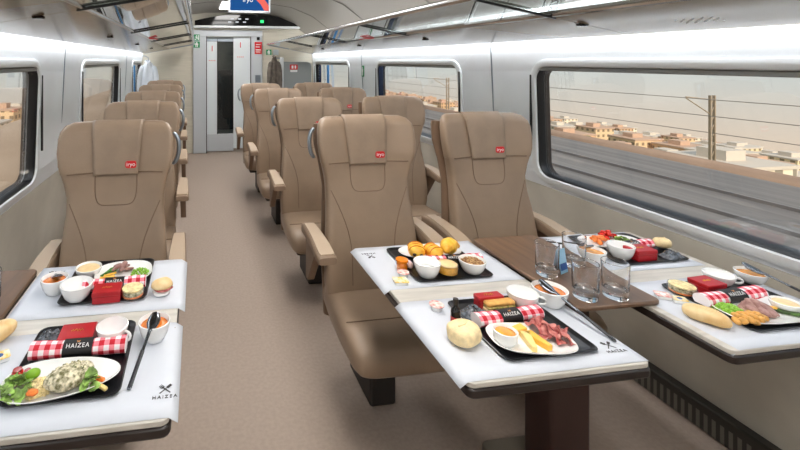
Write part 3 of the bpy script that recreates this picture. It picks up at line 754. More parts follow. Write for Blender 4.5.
def roll(label, x, y, z, lx, ly, h, rz=0, seed=0, p=.85, m=None, name='bread_roll'):
    b = thing(name, label, 'bread', (x, y, z), rz)
    bm = B(); ellip(bm, (0, 0, h * .5), lx, ly, h * .5, 28, 16, p, .12, seed); obj('crust', bm, m or BREAD, b, ang=180, sub=1)
    bm = B(); tube(bm, [(-lx * .5, .004, h * .985), (0, -.002, h * 1.0), (lx * .5, .003, h * .97)], .002, 6); obj('crease', bm, CRUMB, b)
    return b

def butter(label, x, y, z, rz=0, m=None, lid=None, r=.017):
    b = thing('butter_portion', label, 'butter', (x, y, z), rz)
    bm = B(); prism(bm, rrect(-r, r, -r * .8, r * .8, .005, 4), 0, .011); obj('tub', bm, CHINA, b, bev=.002)
    bm = B(); prism(bm, rrect(-r * 1.12, r * 1.12, -r * .92, r * .92, .005, 4), .011, .0125); l = obj('foil_lid', bm, m or BUTTERY, b, smooth=False)
    bm = B(); lathe(bm, [(r * .4, .0126), (r * .4, .0132)], 14); obj('lid_print', bm, lid or BLUELBL, l, smooth=False)
    return b

def jar(label, x, y, z, r, h, fills, name='dessert_jar', lid=None):
    b = thing(name, label, 'jar', (x, y, z))
    bm = B(); lathe(bm, [(r * .85, 0), (r, .004), (r * 1.03, h * .8), (r * .98, h), (r * .94, h), (r * .97, h * .8), (r * .93, .007), (.001, .005)], 28); obj('jar_body', bm, JARG, b, ang=50)
    z0 = .0065
    for k, (m, hh) in enumerate(fills):
        bm = B(); lathe(bm, [(.001, z0), (r * .9, z0 + .0005), (r * .925, z0 + hh * .5), (r * .9, z0 + hh - .001), (.001, z0 + hh)], 24); obj('filling', bm, m, b, ang=60); z0 += hh + .0004
    if lid:
        bm = B(); lathe(bm, [(r * 1.06, h), (r * 1.06, h + .006), (.001, h + .007)], 24); obj('lid', bm, lid, b, ang=40)
    return b

def heap(name, label, cat, x, y, z, rx, ry, h, m, n, s, seed=0, flat=1.0, kind='stuff', m2=None):
    """an uncountable heap of small grains"""
    bm = B(); q = random.Random(seed)
    ellip(bm, (0, 0, h * .1), rx * .9, ry * .9, h * .75, 18, 8, 1, .2, seed)
    for v in bm.verts: v.co.z = max(v.co.z, 0)
    for i in range(n):
        a = q.random() * 2 * PI; rr = math.sqrt(q.random()); px, py = rx * rr * math.cos(a), ry * rr * math.sin(a)
        pz = h * .82 * math.sqrt(max(0, 1 - rr * rr)) + s * .3
        ellip(bm, (px, py, pz), s * q.uniform(.7, 1.2), s * q.uniform(.7, 1.2), s * q.uniform(.6, 1) * flat, 7, 5, 1)
    return tag(obj(name, bm, m, loc=(x, y, z), ang=80), label, cat, kind=kind)

def leaf_bm(L, W, curl=.3):
    bm = B(); rows = []
    for j in range(9):
        t = j / 8; w = W * math.sin(PI * min(1, t * .92 + .06)) ** .7; rows.append([(u * w, L * (t - .5), .3 * L * curl * math.sin(PI * t) + abs(u) * w * .5 + .002 * math.sin(t * 20 + u * 5)) for u in (-1, -.5, 0, .5, 1)])
    return loft(bm, rows, caps=False, closed=False)
def leaves(label, group, cx, cy, z, rx, ry, n, L=.036, W=.013, seed=0, m=None, h=.02, name='lettuce_leaf'):
    q = random.Random(seed); first = None
    for i in range(n):
        a = 2 * PI * i / n * 2.4 + q.random(); rr = math.sqrt((i + .5) / n)
        if first is None:
            o = first = tag(obj(name, leaf_bm(L, W), m or LEAF, solid=.0012, ang=180), label, 'salad leaf', group)
        else: o = first.copy(); C.objects.link(o)
        o.location = (cx + rx * rr * math.cos(a), cy + ry * rr * math.sin(a), z + .004 + h * (1 - rr) + q.random() * .006)
        o.rotation_euler = (q.uniform(-.5, .5), q.uniform(-.5, .5), q.random() * 6.3); o.scale = [q.uniform(.75, 1.2)] * 3

def scatter(name, label, cat, group, bm, m, spots, z, seed=0, tilt=.4, sub=0):
    q = random.Random(seed); first = None
    for (x, y, dz) in spots:
        if first is None: o = first = tag(obj(name, bm, m, ang=180, sub=sub), label, cat, group)
        else: o = first.copy(); C.objects.link(o)
        o.location = (x, y, z + dz); o.rotation_euler = (q.uniform(-tilt, tilt), q.uniform(-tilt, tilt), q.random() * 6.3)

def disc_spots(cx, cy, rx, ry, n, h, seed):
    q = random.Random(seed); out = []
    for i in range(n):
        a = i * 2.39996; rr = math.sqrt((i + .5) / n); out.append((cx + rx * rr * math.cos(a), cy + ry * rr * math.sin(a), h * (1 - rr * rr) + q.random() * .002))
    return out

def tomato(label, x, y, z, r=.012, rz=0, m=None):
    t = thing('tomato_half', label, 'tomato', (x, y, z), rz)
    bm = B(); ellip(bm, (0, 0, r * .6), r, r, r * .62, 16, 10); obj('skin', bm, m or TOMATO, t, ang=180)
    bm = B(); lathe(bm, [(r * .8, r * 1.02), (r * .76, r * 1.23), (.001, r * 1.25)], 16); obj('cut_face', bm, mat('tomato_flesh', (150, 30, 22), .2), t)
    return t

# ------------------------------------------------------------------ small table, near setting (single seats)
S1 = 'near meal of the small table'
mat_sheet('white printed placemat under the herb fillet meal on the small table', -.56, -.04, .956, 1.302, 1, -.072, 1.022, 0)
tray('black tray under the herb fillet meal on the small table', -.435, -.172, 1.025, 1.318)
plate('white oval plate with herb fillet and salad on the small table', -.302, 1.138, .132, .068, .08, 2.3, .25)
roll_z = PT + .001
f = thing('herb_fillet', 'herb crusted chicken fillet on the oval plate', 'meat', (-.283, 1.122, PT + .001), .6)
bm = B(); ellip(bm, (0, 0, .021), .054, .036, .021, 32, 18, .9, .25, 3); obj('fillet_body', bm, HERBMEAT, f, ang=180, sub=1)
q = random.Random(4); bm = B()
for i in range(90):
    a = q.random() * 6.3; rr = math.sqrt(q.random()) * .9
    ellip(bm, (.054 * rr * math.cos(a), .036 * rr * math.sin(a), .021 + .020 * math.sqrt(1 - rr * rr)), q.uniform(.002, .004), q.uniform(.002, .004), .0016, 6, 4)
hb = obj('herb_crust', bm, mat('herb_flecks', (86, 92, 48), .7, rgb2=(238, 228, 190), scale=150), f); hb['kind'] = 'stuff'
heap('couscous', 'pale couscous heap between the salad and the herb fillet', 'couscous', -.345, 1.112, PT, .032, .034, .016, COUSCOUS, 160, .0032, 2)
leaves('green lettuce leaf in the salad beside the couscous', 'lettuce leaves beside the couscous', -.39, 1.095, PT, .032, .045, 15, seed=2, L=.034, W=.013)
leaves('green herb leaf beside the herb fillet', 'herb leaves beside the herb fillet', -.222, 1.105, PT, .016, .022, 9, L=.026, W=.010, seed=5, h=.03)
tomato('cherry tomato half at the salad edge of the oval plate', -.402, 1.145, PT + .012, .013)
tomato('cherry tomato half next to the first in the salad', -.380, 1.146, PT + .011, .010)
bm = B(); ellip(bm, (0, 0, .005), .013, .009, .005, 14, 8, .8, .2, 4); tag(obj('tomato_piece', bm, SALMON, loc=(-.345, 1.075, PT + .014), ang=180), 'orange tomato chunk on the couscous', 'tomato')
lw = thing('lime_wedge', 'green lime wedge at the salad on the oval plate', 'lime', (-.362, 1.135, PT + .012), .4)
bm = B(); ellip(bm, (0, 0, .011), .017, .011, .012, 18, 10); obj('rind', bm, mat('lime_rind', (128, 176, 40), .35), lw, ang=180)
for k, (x, y, a) in enumerate(((-.213, 1.128, -.5), (-.2, 1.105, -.7))):
    bm = B(); box(bm, -.024, .024, -.005, .005, .0, .008)
    tag(obj('pepper_strip', bm, (SALMON, CHEESE)[k], loc=(x, y, PT + .004 - k * .003), rz=a, bev=.003), ('orange pepper strip behind the herb leaves', 'pale yellow pepper strip by the rim of the oval plate')[k], 'vegetable')
napkin('red checked napkin roll behind the herb fillet plate', -.308, 1.238, TT, -.02, .235, .0215)
red_box('red snack box behind the napkin of the herb fillet meal', -.308, 1.287, TT, .02)
cup('white coffee cup at the corner of the herb fillet tray', -.205, 1.262, TT, .042, .047, -.5)
pouch('dark plastic cutlery pouch beside the red box of the herb fillet meal', -.398, 1.285, TT, .07, .05)
bowl('white bowl of orange soup beside the herb fillet tray', -.115, 1.232, TZ + .002, .043, .05, SOUP, .8)
spoon('long steel spoon resting in the soup beside the herb fillet tray', (-.118, 1.226, TZ + .058), (-.155, 1.058, TZ + .006))
roll('oblong bread roll at the wall end of the small table', -.515, 1.275, TZ + .002, .07, .034, .05, .9, 2)
butter('yellow foil butter portion with blue print near the oblong roll', -.478, 1.2, TZ + .002, .5, r=.02)
# ------------------------------------------------------------------ small table, far setting
mat_sheet('white placemat under the far meal on the small table', -.556, -.036, 1.375, 1.712, 1, -.5, 1.665, PI)
tray('black tray under the far meal on the small table', -.433, -.158, 1.43, 1.72)
plate('white plate of ham and peas on the far tray of the small table', -.255, 1.615, .098, .08, .1, 2.6)
cup('white coffee cup on the far tray of the small table', -.37, 1.49, TT, .05, .052, 2.6)
red_box('red snack box on the far tray of the small table', -.282, 1.475, TT, .04, .084, .06, .036)
napkin('red checked napkin roll on the far tray of the small table', -.265, 1.538, TT, .03, .2, .02)
jar('glass dish of layered salad beside the red box on the far tray', -.198, 1.472, TT, .036, .03, ((SALMON, .006), (HERBMEAT, .012), (COUSCOUS, .006)))
bowl('white dish of pale cream on the far tray of the small table', -.383, 1.635, TT, .045, .032, CREAM, .85, 'cream_dish', 'cream')
bowl('white bowl of orange soup beside the far tray of the small table', -.463, 1.525, TZ + .002, .043, .05, SOUP, .8)
spoon('long steel spoon resting in the soup by the far tray of the small table', (-.458, 1.53, TZ + .057), (-.515, 1.665, TZ + .006))
s = thing('filled_roll', 'bread roll with ham filling beside the far tray of the small table', 'sandwich', (-.112, 1.468, TZ + .002), .3)
bm = B(); ellip(bm, (0, 0, .026), .034, .03, .022, 24, 12, .9, .1, 5)
for v in bm.verts: v.co.z = max(v.co.z, .026)
obj('bun_top', bm, BREAD, s, ang=180)
bm = B(); ellip(bm, (-.003, -.002, .008), .028, .026, .009, 20, 8, .8); obj('bun_base', bm, CHINA, s, ang=180)['label'] = 'white paper case'
bm = B(); ellip(bm, (0, -.002, .02), .032, .029, .006, 24, 6, .8, .3, 6); obj('ham_filling', bm, HAM, s, ang=180)
scatter('pea', 'tiny green pea on the ham plate of the small table', 'pea', 'peas on the ham plate of the small table', ellip(B(), (0, 0, .004), .0048, .0048, .0048, 8, 6), PEA, disc_spots(-.19, 1.605, .032, .034, 30, .012, 1), PT)
for k in range(5):
    bm = B(); ellip(bm, (0, 0, .006), .02, .014, .006, 16, 8, .8, .5, k)
    o = tag(obj('ham_slice', bm, BEEF, ang=180), 'folded ham slice in the pile on the ham plate', 'meat', 'ham slices on the ham plate'); o.location = (-.262 + .018 * math.cos(k * 1.3), 1.635 + .014 * math.sin(k * 1.3), PT + .002 + k * .005); o.rotation_euler = (.2 * (k - 2), .15 * k, k * 1.1)
for k in range(4):
    bm = B(); box(bm, -.022, .022, -.004, .004, 0, .007)
    o = tag(obj('pepper_strip', bm, CHEESE2, bev=.003), 'yellow pepper strip on the ham plate of the small table', 'vegetable', 'yellow pepper strips on the ham plate'); o.location = (-.322 + .004 * k, 1.578 + .012 * k, PT + .001 + .003 * (k % 2)); o.rotation_euler.z = .3 * k - .4
for k in range(3):
    bm = B(); tube(bm, [(-.03, -.004, .004), (0, .004, .006), (.03, -.002, .004)], .004, 8)
    o = tag(obj('asparagus_spear', bm, LEAFD), 'thin green asparagus spear on the ham plate', 'vegetable', 'asparagus spears on the ham plate'); o.location = (-.32 + .004 * k, 1.625 + .011 * k, PT); o.rotation_euler.z = .7 + .1 * k

# glass tumblers
def tumbler(label, x, y, z, first=[None]):
    if first[0]: return dup(first[0], (x, y, z), 0, label)
    g = thing('tumbler', label, 'glass', (x, y, z), 0, 'clear tumblers'); first[0] = g
    r, h = .0375, .112
    bm = B(); lathe(bm, [(.001, 0), (r * .82, 0), (r * .88, .003), (r * .94, .026), (r, h - .001), (r - .001, h), (r - .002, h - .001), (r * .94 - .0025, .036), (r * .82, .028), (.001, .025)], 40); obj('glass_body', bm, DRINK, g, ang=24)
    return g
CT = TZ + .018
tumbler('clear tumbler on the brown console by the blue card', 1.196, 1.405, CT)
tumbler('clear tumbler at the back of the brown console beyond the blue card', 1.345, 1.44, CT)
tumbler('clear tumbler at the front of the console by the soup spoon', 1.212, 1.272, CT)
tumbler('clear tumbler at the console corner towards the window table', 1.305, 1.25, CT)
tumbler('clear tumbler on the wall console of the small table', -.63, 1.44, TZ + .013)
c = thing('folded_card', 'pale blue folded card standing among the tumblers', 'card', (1.262, 1.42, CT), .35)
for s in (-1, 1):
    bm = B(); loft(bm, [[(-.022, s * .012, 0), (.022, s * .012, 0), (.022, s * .013, .0008), (-.022, s * .013, .0008)], [(-.022, s * .0003, .08), (.022, s * .0003, .08), (.022, s * .001, .0805), (-.022, s * .001, .0805)]]); obj('card_face', bm, CARDB, c, smooth=False)
bm = B(); loft(bm, [[(-.02, -.0122, .012), (.02, -.0122, .012), (.02, -.0126, .0122), (-.02, -.0126, .0122)], [(-.02, -.008, .034), (.02, -.008, .034), (.02, -.0084, .0342), (-.02, -.0084, .0342)]]); obj('card_print', bm, BLUELBL, c, smooth=False)

# ------------------------------------------------------------------ large table, near aisle setting
mat_sheet('white printed placemat under the ham and cheese meal by the aisle', .618, 1.14, .956, 1.302, -1, 1.092, 1.006, 0)
tray('black tray under the ham and cheese meal by the aisle', .772, 1.048, 1.008, 1.288, .0)
plate('white squared plate of ham and cheese by the aisle', .918, 1.098, .108, .066, -.2, 3.0)
bowl('small cup of pumpkin soup on the ham and cheese plate', .853, 1.098, PT, .031, .034, SOUPY, .86, 'soup_cup', 'soup', base=.72)
for k, (x, y, a, lab) in enumerate(((.905, 1.082, 1.2, 'pale cheese wedge on the plate beside the soup cup'), (.932, 1.085, 1.75, 'thin cheese wedge leaning next to the pale wedge'), (.9, 1.135, .2, 'orange cheese slice behind the soup cup'))):
    bm = B(); prism(bm, [(-.034, -.009), (.034, -.014), (.036, .012), (-.032, .004)], 0, .016); tag(obj('cheese_wedge', bm, (CHEESE, CHEESE2, CHEESE2)[k], loc=(x, y, PT), rz=a, bev=.002), lab, 'cheese')
q = random.Random(9)
for k in range(9):
    bm = B(); rows = []
    for j in range(6):
        rows.append([(-.026 + .052 * i / 7, -.014 + .028 * j / 5, .006 * math.sin(i * 1.4 + j * .8 + k) + .004 * math.cos(j * 2 + k)) for i in range(8)])
    loft(bm, rows, caps=False, closed=False)
    o = tag(obj('ham_slice', bm, HAM, solid=.0022, ang=180, sub=1), 'folded slice of cured ham in the pile on the squared plate', 'meat', 'cured ham slices by the cheese wedges')
    o.location = (.957 + (k % 3) * .019, 1.075 + (k // 3) * .019 + .012 * (2 - k % 3), PT + .012 + (k % 4) * .005); o.rotation_euler = (q.uniform(-.5, .5), q.uniform(-.4, .4), q.random() * 3)
napkin('red checked napkin roll behind the ham and cheese plate', .925, 1.2, TT, .06, .212, .0195)
red_box('red snack box behind the sandwich on the aisle tray', .915, 1.278, TT, .02, .082, .03, .036)
s = thing('wrapped_sandwich', 'sandwich with green filling in clear wrap in front of the red box', 'sandwich', (.935, 1.245, TT), .02)
bm = B(); box(bm, -.047, .047, -.014, .014, .0, .011); obj('bread_slice', bm, CRUMB, s, bev=.004)
bm = B(); box(bm, -.046, .046, -.0145, .0145, .0112, .0175); obj('filling', bm, mat('green_filling', (128, 140, 60), .5, rgb2=(220, 190, 120), scale=90), s, bev=.002)
bm = B(); box(bm, -.047, .047, -.014, .014, .018, .03); obj('bread_slice', bm, mat('toasted_bread', (224, 170, 92), .6, var=.08, scale=60), s, bev=.005)
cup('white coffee cup on the ham and cheese tray', 1.025, 1.262, TT, .045, .046, -.5)
bowl('white bowl of pumpkin soup beside the ham and cheese tray', 1.095, 1.262, TZ + .002, .05, .052, SOUP, .8)
spoon('long steel spoon resting in the soup beside the ham and cheese tray', (1.088, 1.232, TZ + .06), (1.123, 1.045, TZ + .006))
roll('square pale bread roll at the aisle edge of the large table', .706, 1.092, TZ + .002, .044, .04, .05, .5, 4, .7, CRUMB)
b = thing('oil_bottle', 'small dark bottle with red label beside the square roll', 'bottle', (.733, 1.192, TZ + .002))
bm = B(); lathe(bm, [(.012, 0), (.0135, .002), (.0135, .05), (.011, .058), (.006, .064), (.006, .074)], 18); obj('bottle_body', bm, BOTTLE, b)
bm = B(); lathe(bm, [(.0074, .07), (.0074, .086), (.001, .0865)], 14); obj('cap', bm, DARK, b)
bm = B(); lathe(bm, [(.0137, .01), (.0139, .011), (.0139, .036), (.0137, .037)], 18, caps=False); obj('label_band', bm, REDLBL, b)
b = thing('butter_portion', 'round pink lidded butter tub at the back edge of the aisle placemat', 'butter', (.712, 1.262, TZ + .002))
bm = B(); lathe(bm, [(.015, 0), (.019, .014), (.021, .015)], 20); obj('tub', bm, CHINA, b)
bm = B(); lathe(bm, [(.022, .0152), (.022, .017), (.001, .0175)], 20); obj('foil_lid', bm, PINKLID, b)
pouch('clear crinkled cutlery pouch behind the dark bottle', .822, 1.238, TT, .085, .06, .3)
# ------------------------------------------------------------------ large table, far aisle setting
mat_sheet('white printed placemat under the pastry breakfast by the aisle', .618, 1.14, 1.378, 1.706, -1, .672, 1.64, PI)
tray('black tray under the pastry breakfast', .758, 1.05, 1.42, 1.695)
plate('white oval plate holding three golden pastries', .905, 1.63, .125, .058, -.04, 2.3)
bowl('plain white bowl on the pastry breakfast tray', .805, 1.47, TT, .046, .05, CHINA, .5, 'breakfast_bowl', 'yogurt')
jar('glass pot of yellow puree between the two breakfast bowls', .892, 1.468, TT, .037, .04, ((JUICEY, .026), (CREAM, .005)), 'dessert_pot')
bowl('white bowl of granola on the pastry breakfast tray', .985, 1.475, TT, .046, .044, CREAM, .72, 'granola_bowl', 'yogurt')
heap('granola', 'crunchy granola heap topping the breakfast bowl', 'granola', .985, 1.475, TT + .031, .037, .037, .014, GRANOLA, 120, .0045, 6)
def pain(label, x, y, rz, choc=True):
    p = thing('pastry', label, 'pastry', (x, y, PT + .0005), rz)
    bm = B(); rings = []
    for i in range(15):
        t = i / 14; u = -1 + 2 * t; e = (1 - abs(u) ** 3.2) ** .5 if abs(u) < 1 else .02; e = max(e, .05)
        e *= 1 + .05 * math.sin(i * 2.4); rings.append([(u * .04, .031 * e * sgp(math.cos(a), .8), .024 + .024 * e * sgp(math.sin(a), .8)) for a in [2 * PI * k / 20 for k in range(20)]])
    loft(bm, rings); obj('dough', bm, PASTRY, p, ang=180, sub=1)
    for i in (-1, 0, 1):
        bm = B(); tube(bm, [(i * .02, .03 * math.cos(a), .024 + .0245 * math.sin(a)) for a in [.2 + (PI - .4) * k / 10 for k in range(11)]], .0022, 6); obj('ridge', bm, mat('pastry_ridge', (214, 128, 26), .4), p)
    if choc:
        for s in (-1, 1):
            bm = B(); ellip(bm, (-.036, s * .012, .02), .006, .007, .006, 10, 8); obj('chocolate_stick', bm, CHOC, p)
    return p
pain('golden chocolate pastry with dark ends at the aisle end of the plate', .852, 1.615, 1.25)
pain('flat golden pastry with chocolate in the middle of the pastry plate', .91, 1.612, 1.7)
cr = thing('croissant', 'large ridged golden croissant leaning on the pastry plate', 'pastry', (.968, 1.63, PT), .4)
bm = B(); P = []; rr = []
for i in range(17):
    t = -1 + 2 * i / 16; a = t * 1.35; P.append((.042 * math.sin(a), .03 * math.cos(a) - .015, .031)); rr.append((.004 + .027 * (1 - abs(t) ** 1.6)) * (1 + .09 * math.sin(i * 2.1)))
tube(bm, P, rr, 16); obj('dough', bm, PASTRY, cr, ang=180, sub=1)
cr.rotation_euler = (.35, 0, .5); cr.location.z = PT + .008
napkin('red checked napkin roll behind the breakfast bowls', .955, 1.545, TT, -.03, .22, .017)
jar('small glass jar of orange jam at the aisle side of the breakfast tray', .737, 1.545, TZ + .002, .021, .036, ((JAM, .027),), 'jam_jar', JAM)
b = thing('butter_portion', 'round pink lidded tub between the jam jar and the yellow butter', 'butter', (.728, 1.482, TZ + .002))
bm = B(); lathe(bm, [(.014, 0), (.018, .013), (.02, .014)], 20); obj('tub', bm, CHINA, b)
bm = B(); lathe(bm, [(.021, .0142), (.021, .016), (.001, .0165)], 20); obj('foil_lid', bm, PINKLID, b)
butter('yellow foil butter portion at the near corner of the breakfast placemat', .692, 1.425, TZ + .002, -.15, BUTTERY, BUTTERY, .022)
bm = B(); ellip(bm, (0, 0, .012), .012, .018, .012, 14, 8, .8); tag(obj('wrapped_sweet', bm, mat('pale_pink', (226, 196, 190), .4), loc=(.772, 1.53, TT + .001), ang=180), 'pale pink wrapped sweet next to the plain breakfast bowl', 'sweet')

# ------------------------------------------------------------------ large table, far window setting
mat_sheet('white placemat under the salad meal at the window', 1.41, 1.905, 1.372, 1.692, 1, 1.46, 1.655, PI)
tray('black tray under the salad meal at the window', 1.555, 1.87, 1.425, 1.685)
plate('white plate of tomato and cucumber salad at the window', 1.71, 1.625, .13, .055, 0, 2.6)
bowl('plain white bowl on the salad tray at the window', 1.6, 1.478, TT, .045, .05, CHINA, .5, 'breakfast_bowl', 'yogurt')
bowl('white bowl of orange soup beside the salad tray', 1.486, 1.458, TZ + .002, .046, .046, SOUPY, .8)
spoon('long dark spoon resting in the soup beside the salad tray', (1.47, 1.475, TZ + .058), (1.43, 1.64, TZ + .006))
red_box('red snack box on the salad tray at the window', 1.69, 1.47, TT, .02, .086, .06, .04)
napkin('red checked napkin roll behind the red box on the salad tray', 1.73, 1.545, TT, .05, .2, .019)
roll('small round bread bun against the window wall', 1.868, 1.55, TZ + .012, .031, .027, .04, 0, 6, .9, CRUMB)
pouch('clear crinkled pouch beside the red box on the salad tray', 1.8, 1.47, TT, .09, .06, .2)
bm = B(); box(bm, -.05, .05, -.018, .018, 0, .024); tag(obj('wrapped_sandwich', bm, mat('toasted_sandwich', (214, 186, 140), .5, var=.1, scale=50), loc=(1.665, 1.51 + .0, TT), bev=.006), 'pale wrapped sandwich behind the red box at the window', 'sandwich')
scatter('tomato_piece', 'diced red tomato piece on the window salad', 'tomato', 'tomato dice on the window salad', ellip(B(), (0, 0, .007), .012, .011, .009, 10, 8, .8), TOMATO, disc_spots(1.745, 1.655, .035, .018, 8, .02, 2), PT)
scatter('carrot_piece', 'orange carrot piece on the window salad', 'carrot', 'carrot pieces on the window salad', ellip(B(), (0, 0, .006), .015, .009, .007, 10, 8, .8), SALMON, disc_spots(1.675, 1.63, .032, .02, 8, .014, 3), PT)
leaves('green salad leaf on the window salad', 'leaves on the window salad', 1.755, 1.612, PT, .03, .018, 10, L=.03, W=.011, seed=7)
scatter('olive', 'black olive on the window salad', 'olive', 'olives on the window salad', ellip(B(), (0, 0, .006), .007, .006, .006, 10, 8), CHOC, [(1.79, 1.6, .004), (1.815, 1.615, .002), (1.8, 1.63, .004), (1.7, 1.6, .006)], PT)
# ------------------------------------------------------------------ large table, near window setting
mat_sheet('white placemat under the peas and roast meal at the window', 1.4, 1.915, .956, 1.3, -1, 1.86, 1.0, 0, True)
tray('black tray under the peas and roast meal at the window', 1.545, 1.86, 1.02, 1.285)
plate('white rounded plate of peas roast and potatoes at the window', 1.712, 1.095, .138, .068, -.03, 3.2)
napkin('red checked napkin roll behind the peas and roast plate', 1.712, 1.196, TT, .06, .24, .0205)
red_box('red snack box on the peas and roast tray', 1.69, 1.262, TT, .05, .076, .06, .034)
jar('glass dish of layered salad beside the red box at the window', 1.592, 1.252, TT, .037, .03, ((SALMON, .005), (HERBMEAT, .013), (COUSCOUS, .005)))
cup('white coffee cup on the peas and roast tray', 1.79, 1.256, TT, .043, .036, -.6)
bowl('white bowl of soup beside the peas and roast tray', 1.875, 1.245, TZ + .014, .042, .034, SOUPY, .8)
spoon('long dark spoon resting in the soup beside the peas and roast tray', (1.868, 1.236, TZ + .064), (1.91, 1.07, TZ + .018))
roll('long ciabatta roll beside the peas and roast tray', 1.493, 1.095, TZ + .002, .055, .03, .04, -1.02, 8, .8)
butter('pink foil butter portion behind the ciabatta roll', 1.487, 1.222, TZ + .002, -.5, PINKLID, WHITES, .019)
butter('yellow foil butter portion with blue print behind the ciabatta roll', 1.517, 1.188, TZ + .002, -.5, BUTTERY, BLUELBL, .017)
scatter('pea', 'round green pea in the heap on the window plate', 'pea', 'peas on the window plate', ellip(B(), (0, 0, .004), .0062, .0058, .0054, 10, 8), PEA, disc_spots(1.628, 1.115, .034, .032, 38, .013, 4), PT)
scatter('potato_piece', 'golden potato piece on the window plate', 'potato', 'potato pieces on the window plate', ellip(B(), (0, 0, .007), .011, .009, .008, 10, 8, .8, .2, 2), CHICK, disc_spots(1.668, 1.06, .05, .022, 18, .012, 5), PT)
for k in range(8):
    bm = B(); ellip(bm, (0, 0, .007), .026, .02, .005, 18, 8, .7, .35, k)
    o = tag(obj('roast_slice', bm, BEEF, ang=180), 'overlapping slice of roast meat on the window plate', 'meat', 'roast slices on the window plate'); o.location = (1.695 + .006 * k, 1.135 - .003 * k, PT + .006 + .0035 * (k % 3)); o.rotation_euler = (.25, -.35, .5 + .12 * k)
for k in range(4):
    bm = B(); box(bm, -.035, .035, -.007, .007, 0, .008)
    o = tag(obj('pepper_strip' if k < 2 else 'courgette_strip', bm, CHEESE2 if k < 2 else COURGETTE, bev=.003), ('yellow pepper strip beside the roast slices', 'yellow pepper strip half under the courgette', 'grilled courgette strip beside the cream cup', 'grilled courgette strip at the front of the window plate')[k], 'vegetable')
    o.location = (1.752 + .012 * k, 1.118 - .014 * k, PT + .002 + .003 * (k % 2)); o.rotation_euler.z = -.75
bowl('white cup of pale cream on the peas and roast plate', 1.805, 1.118, PT, .034, .028, CREAM, .88, 'cream_dish', 'cream', sx=1.1)

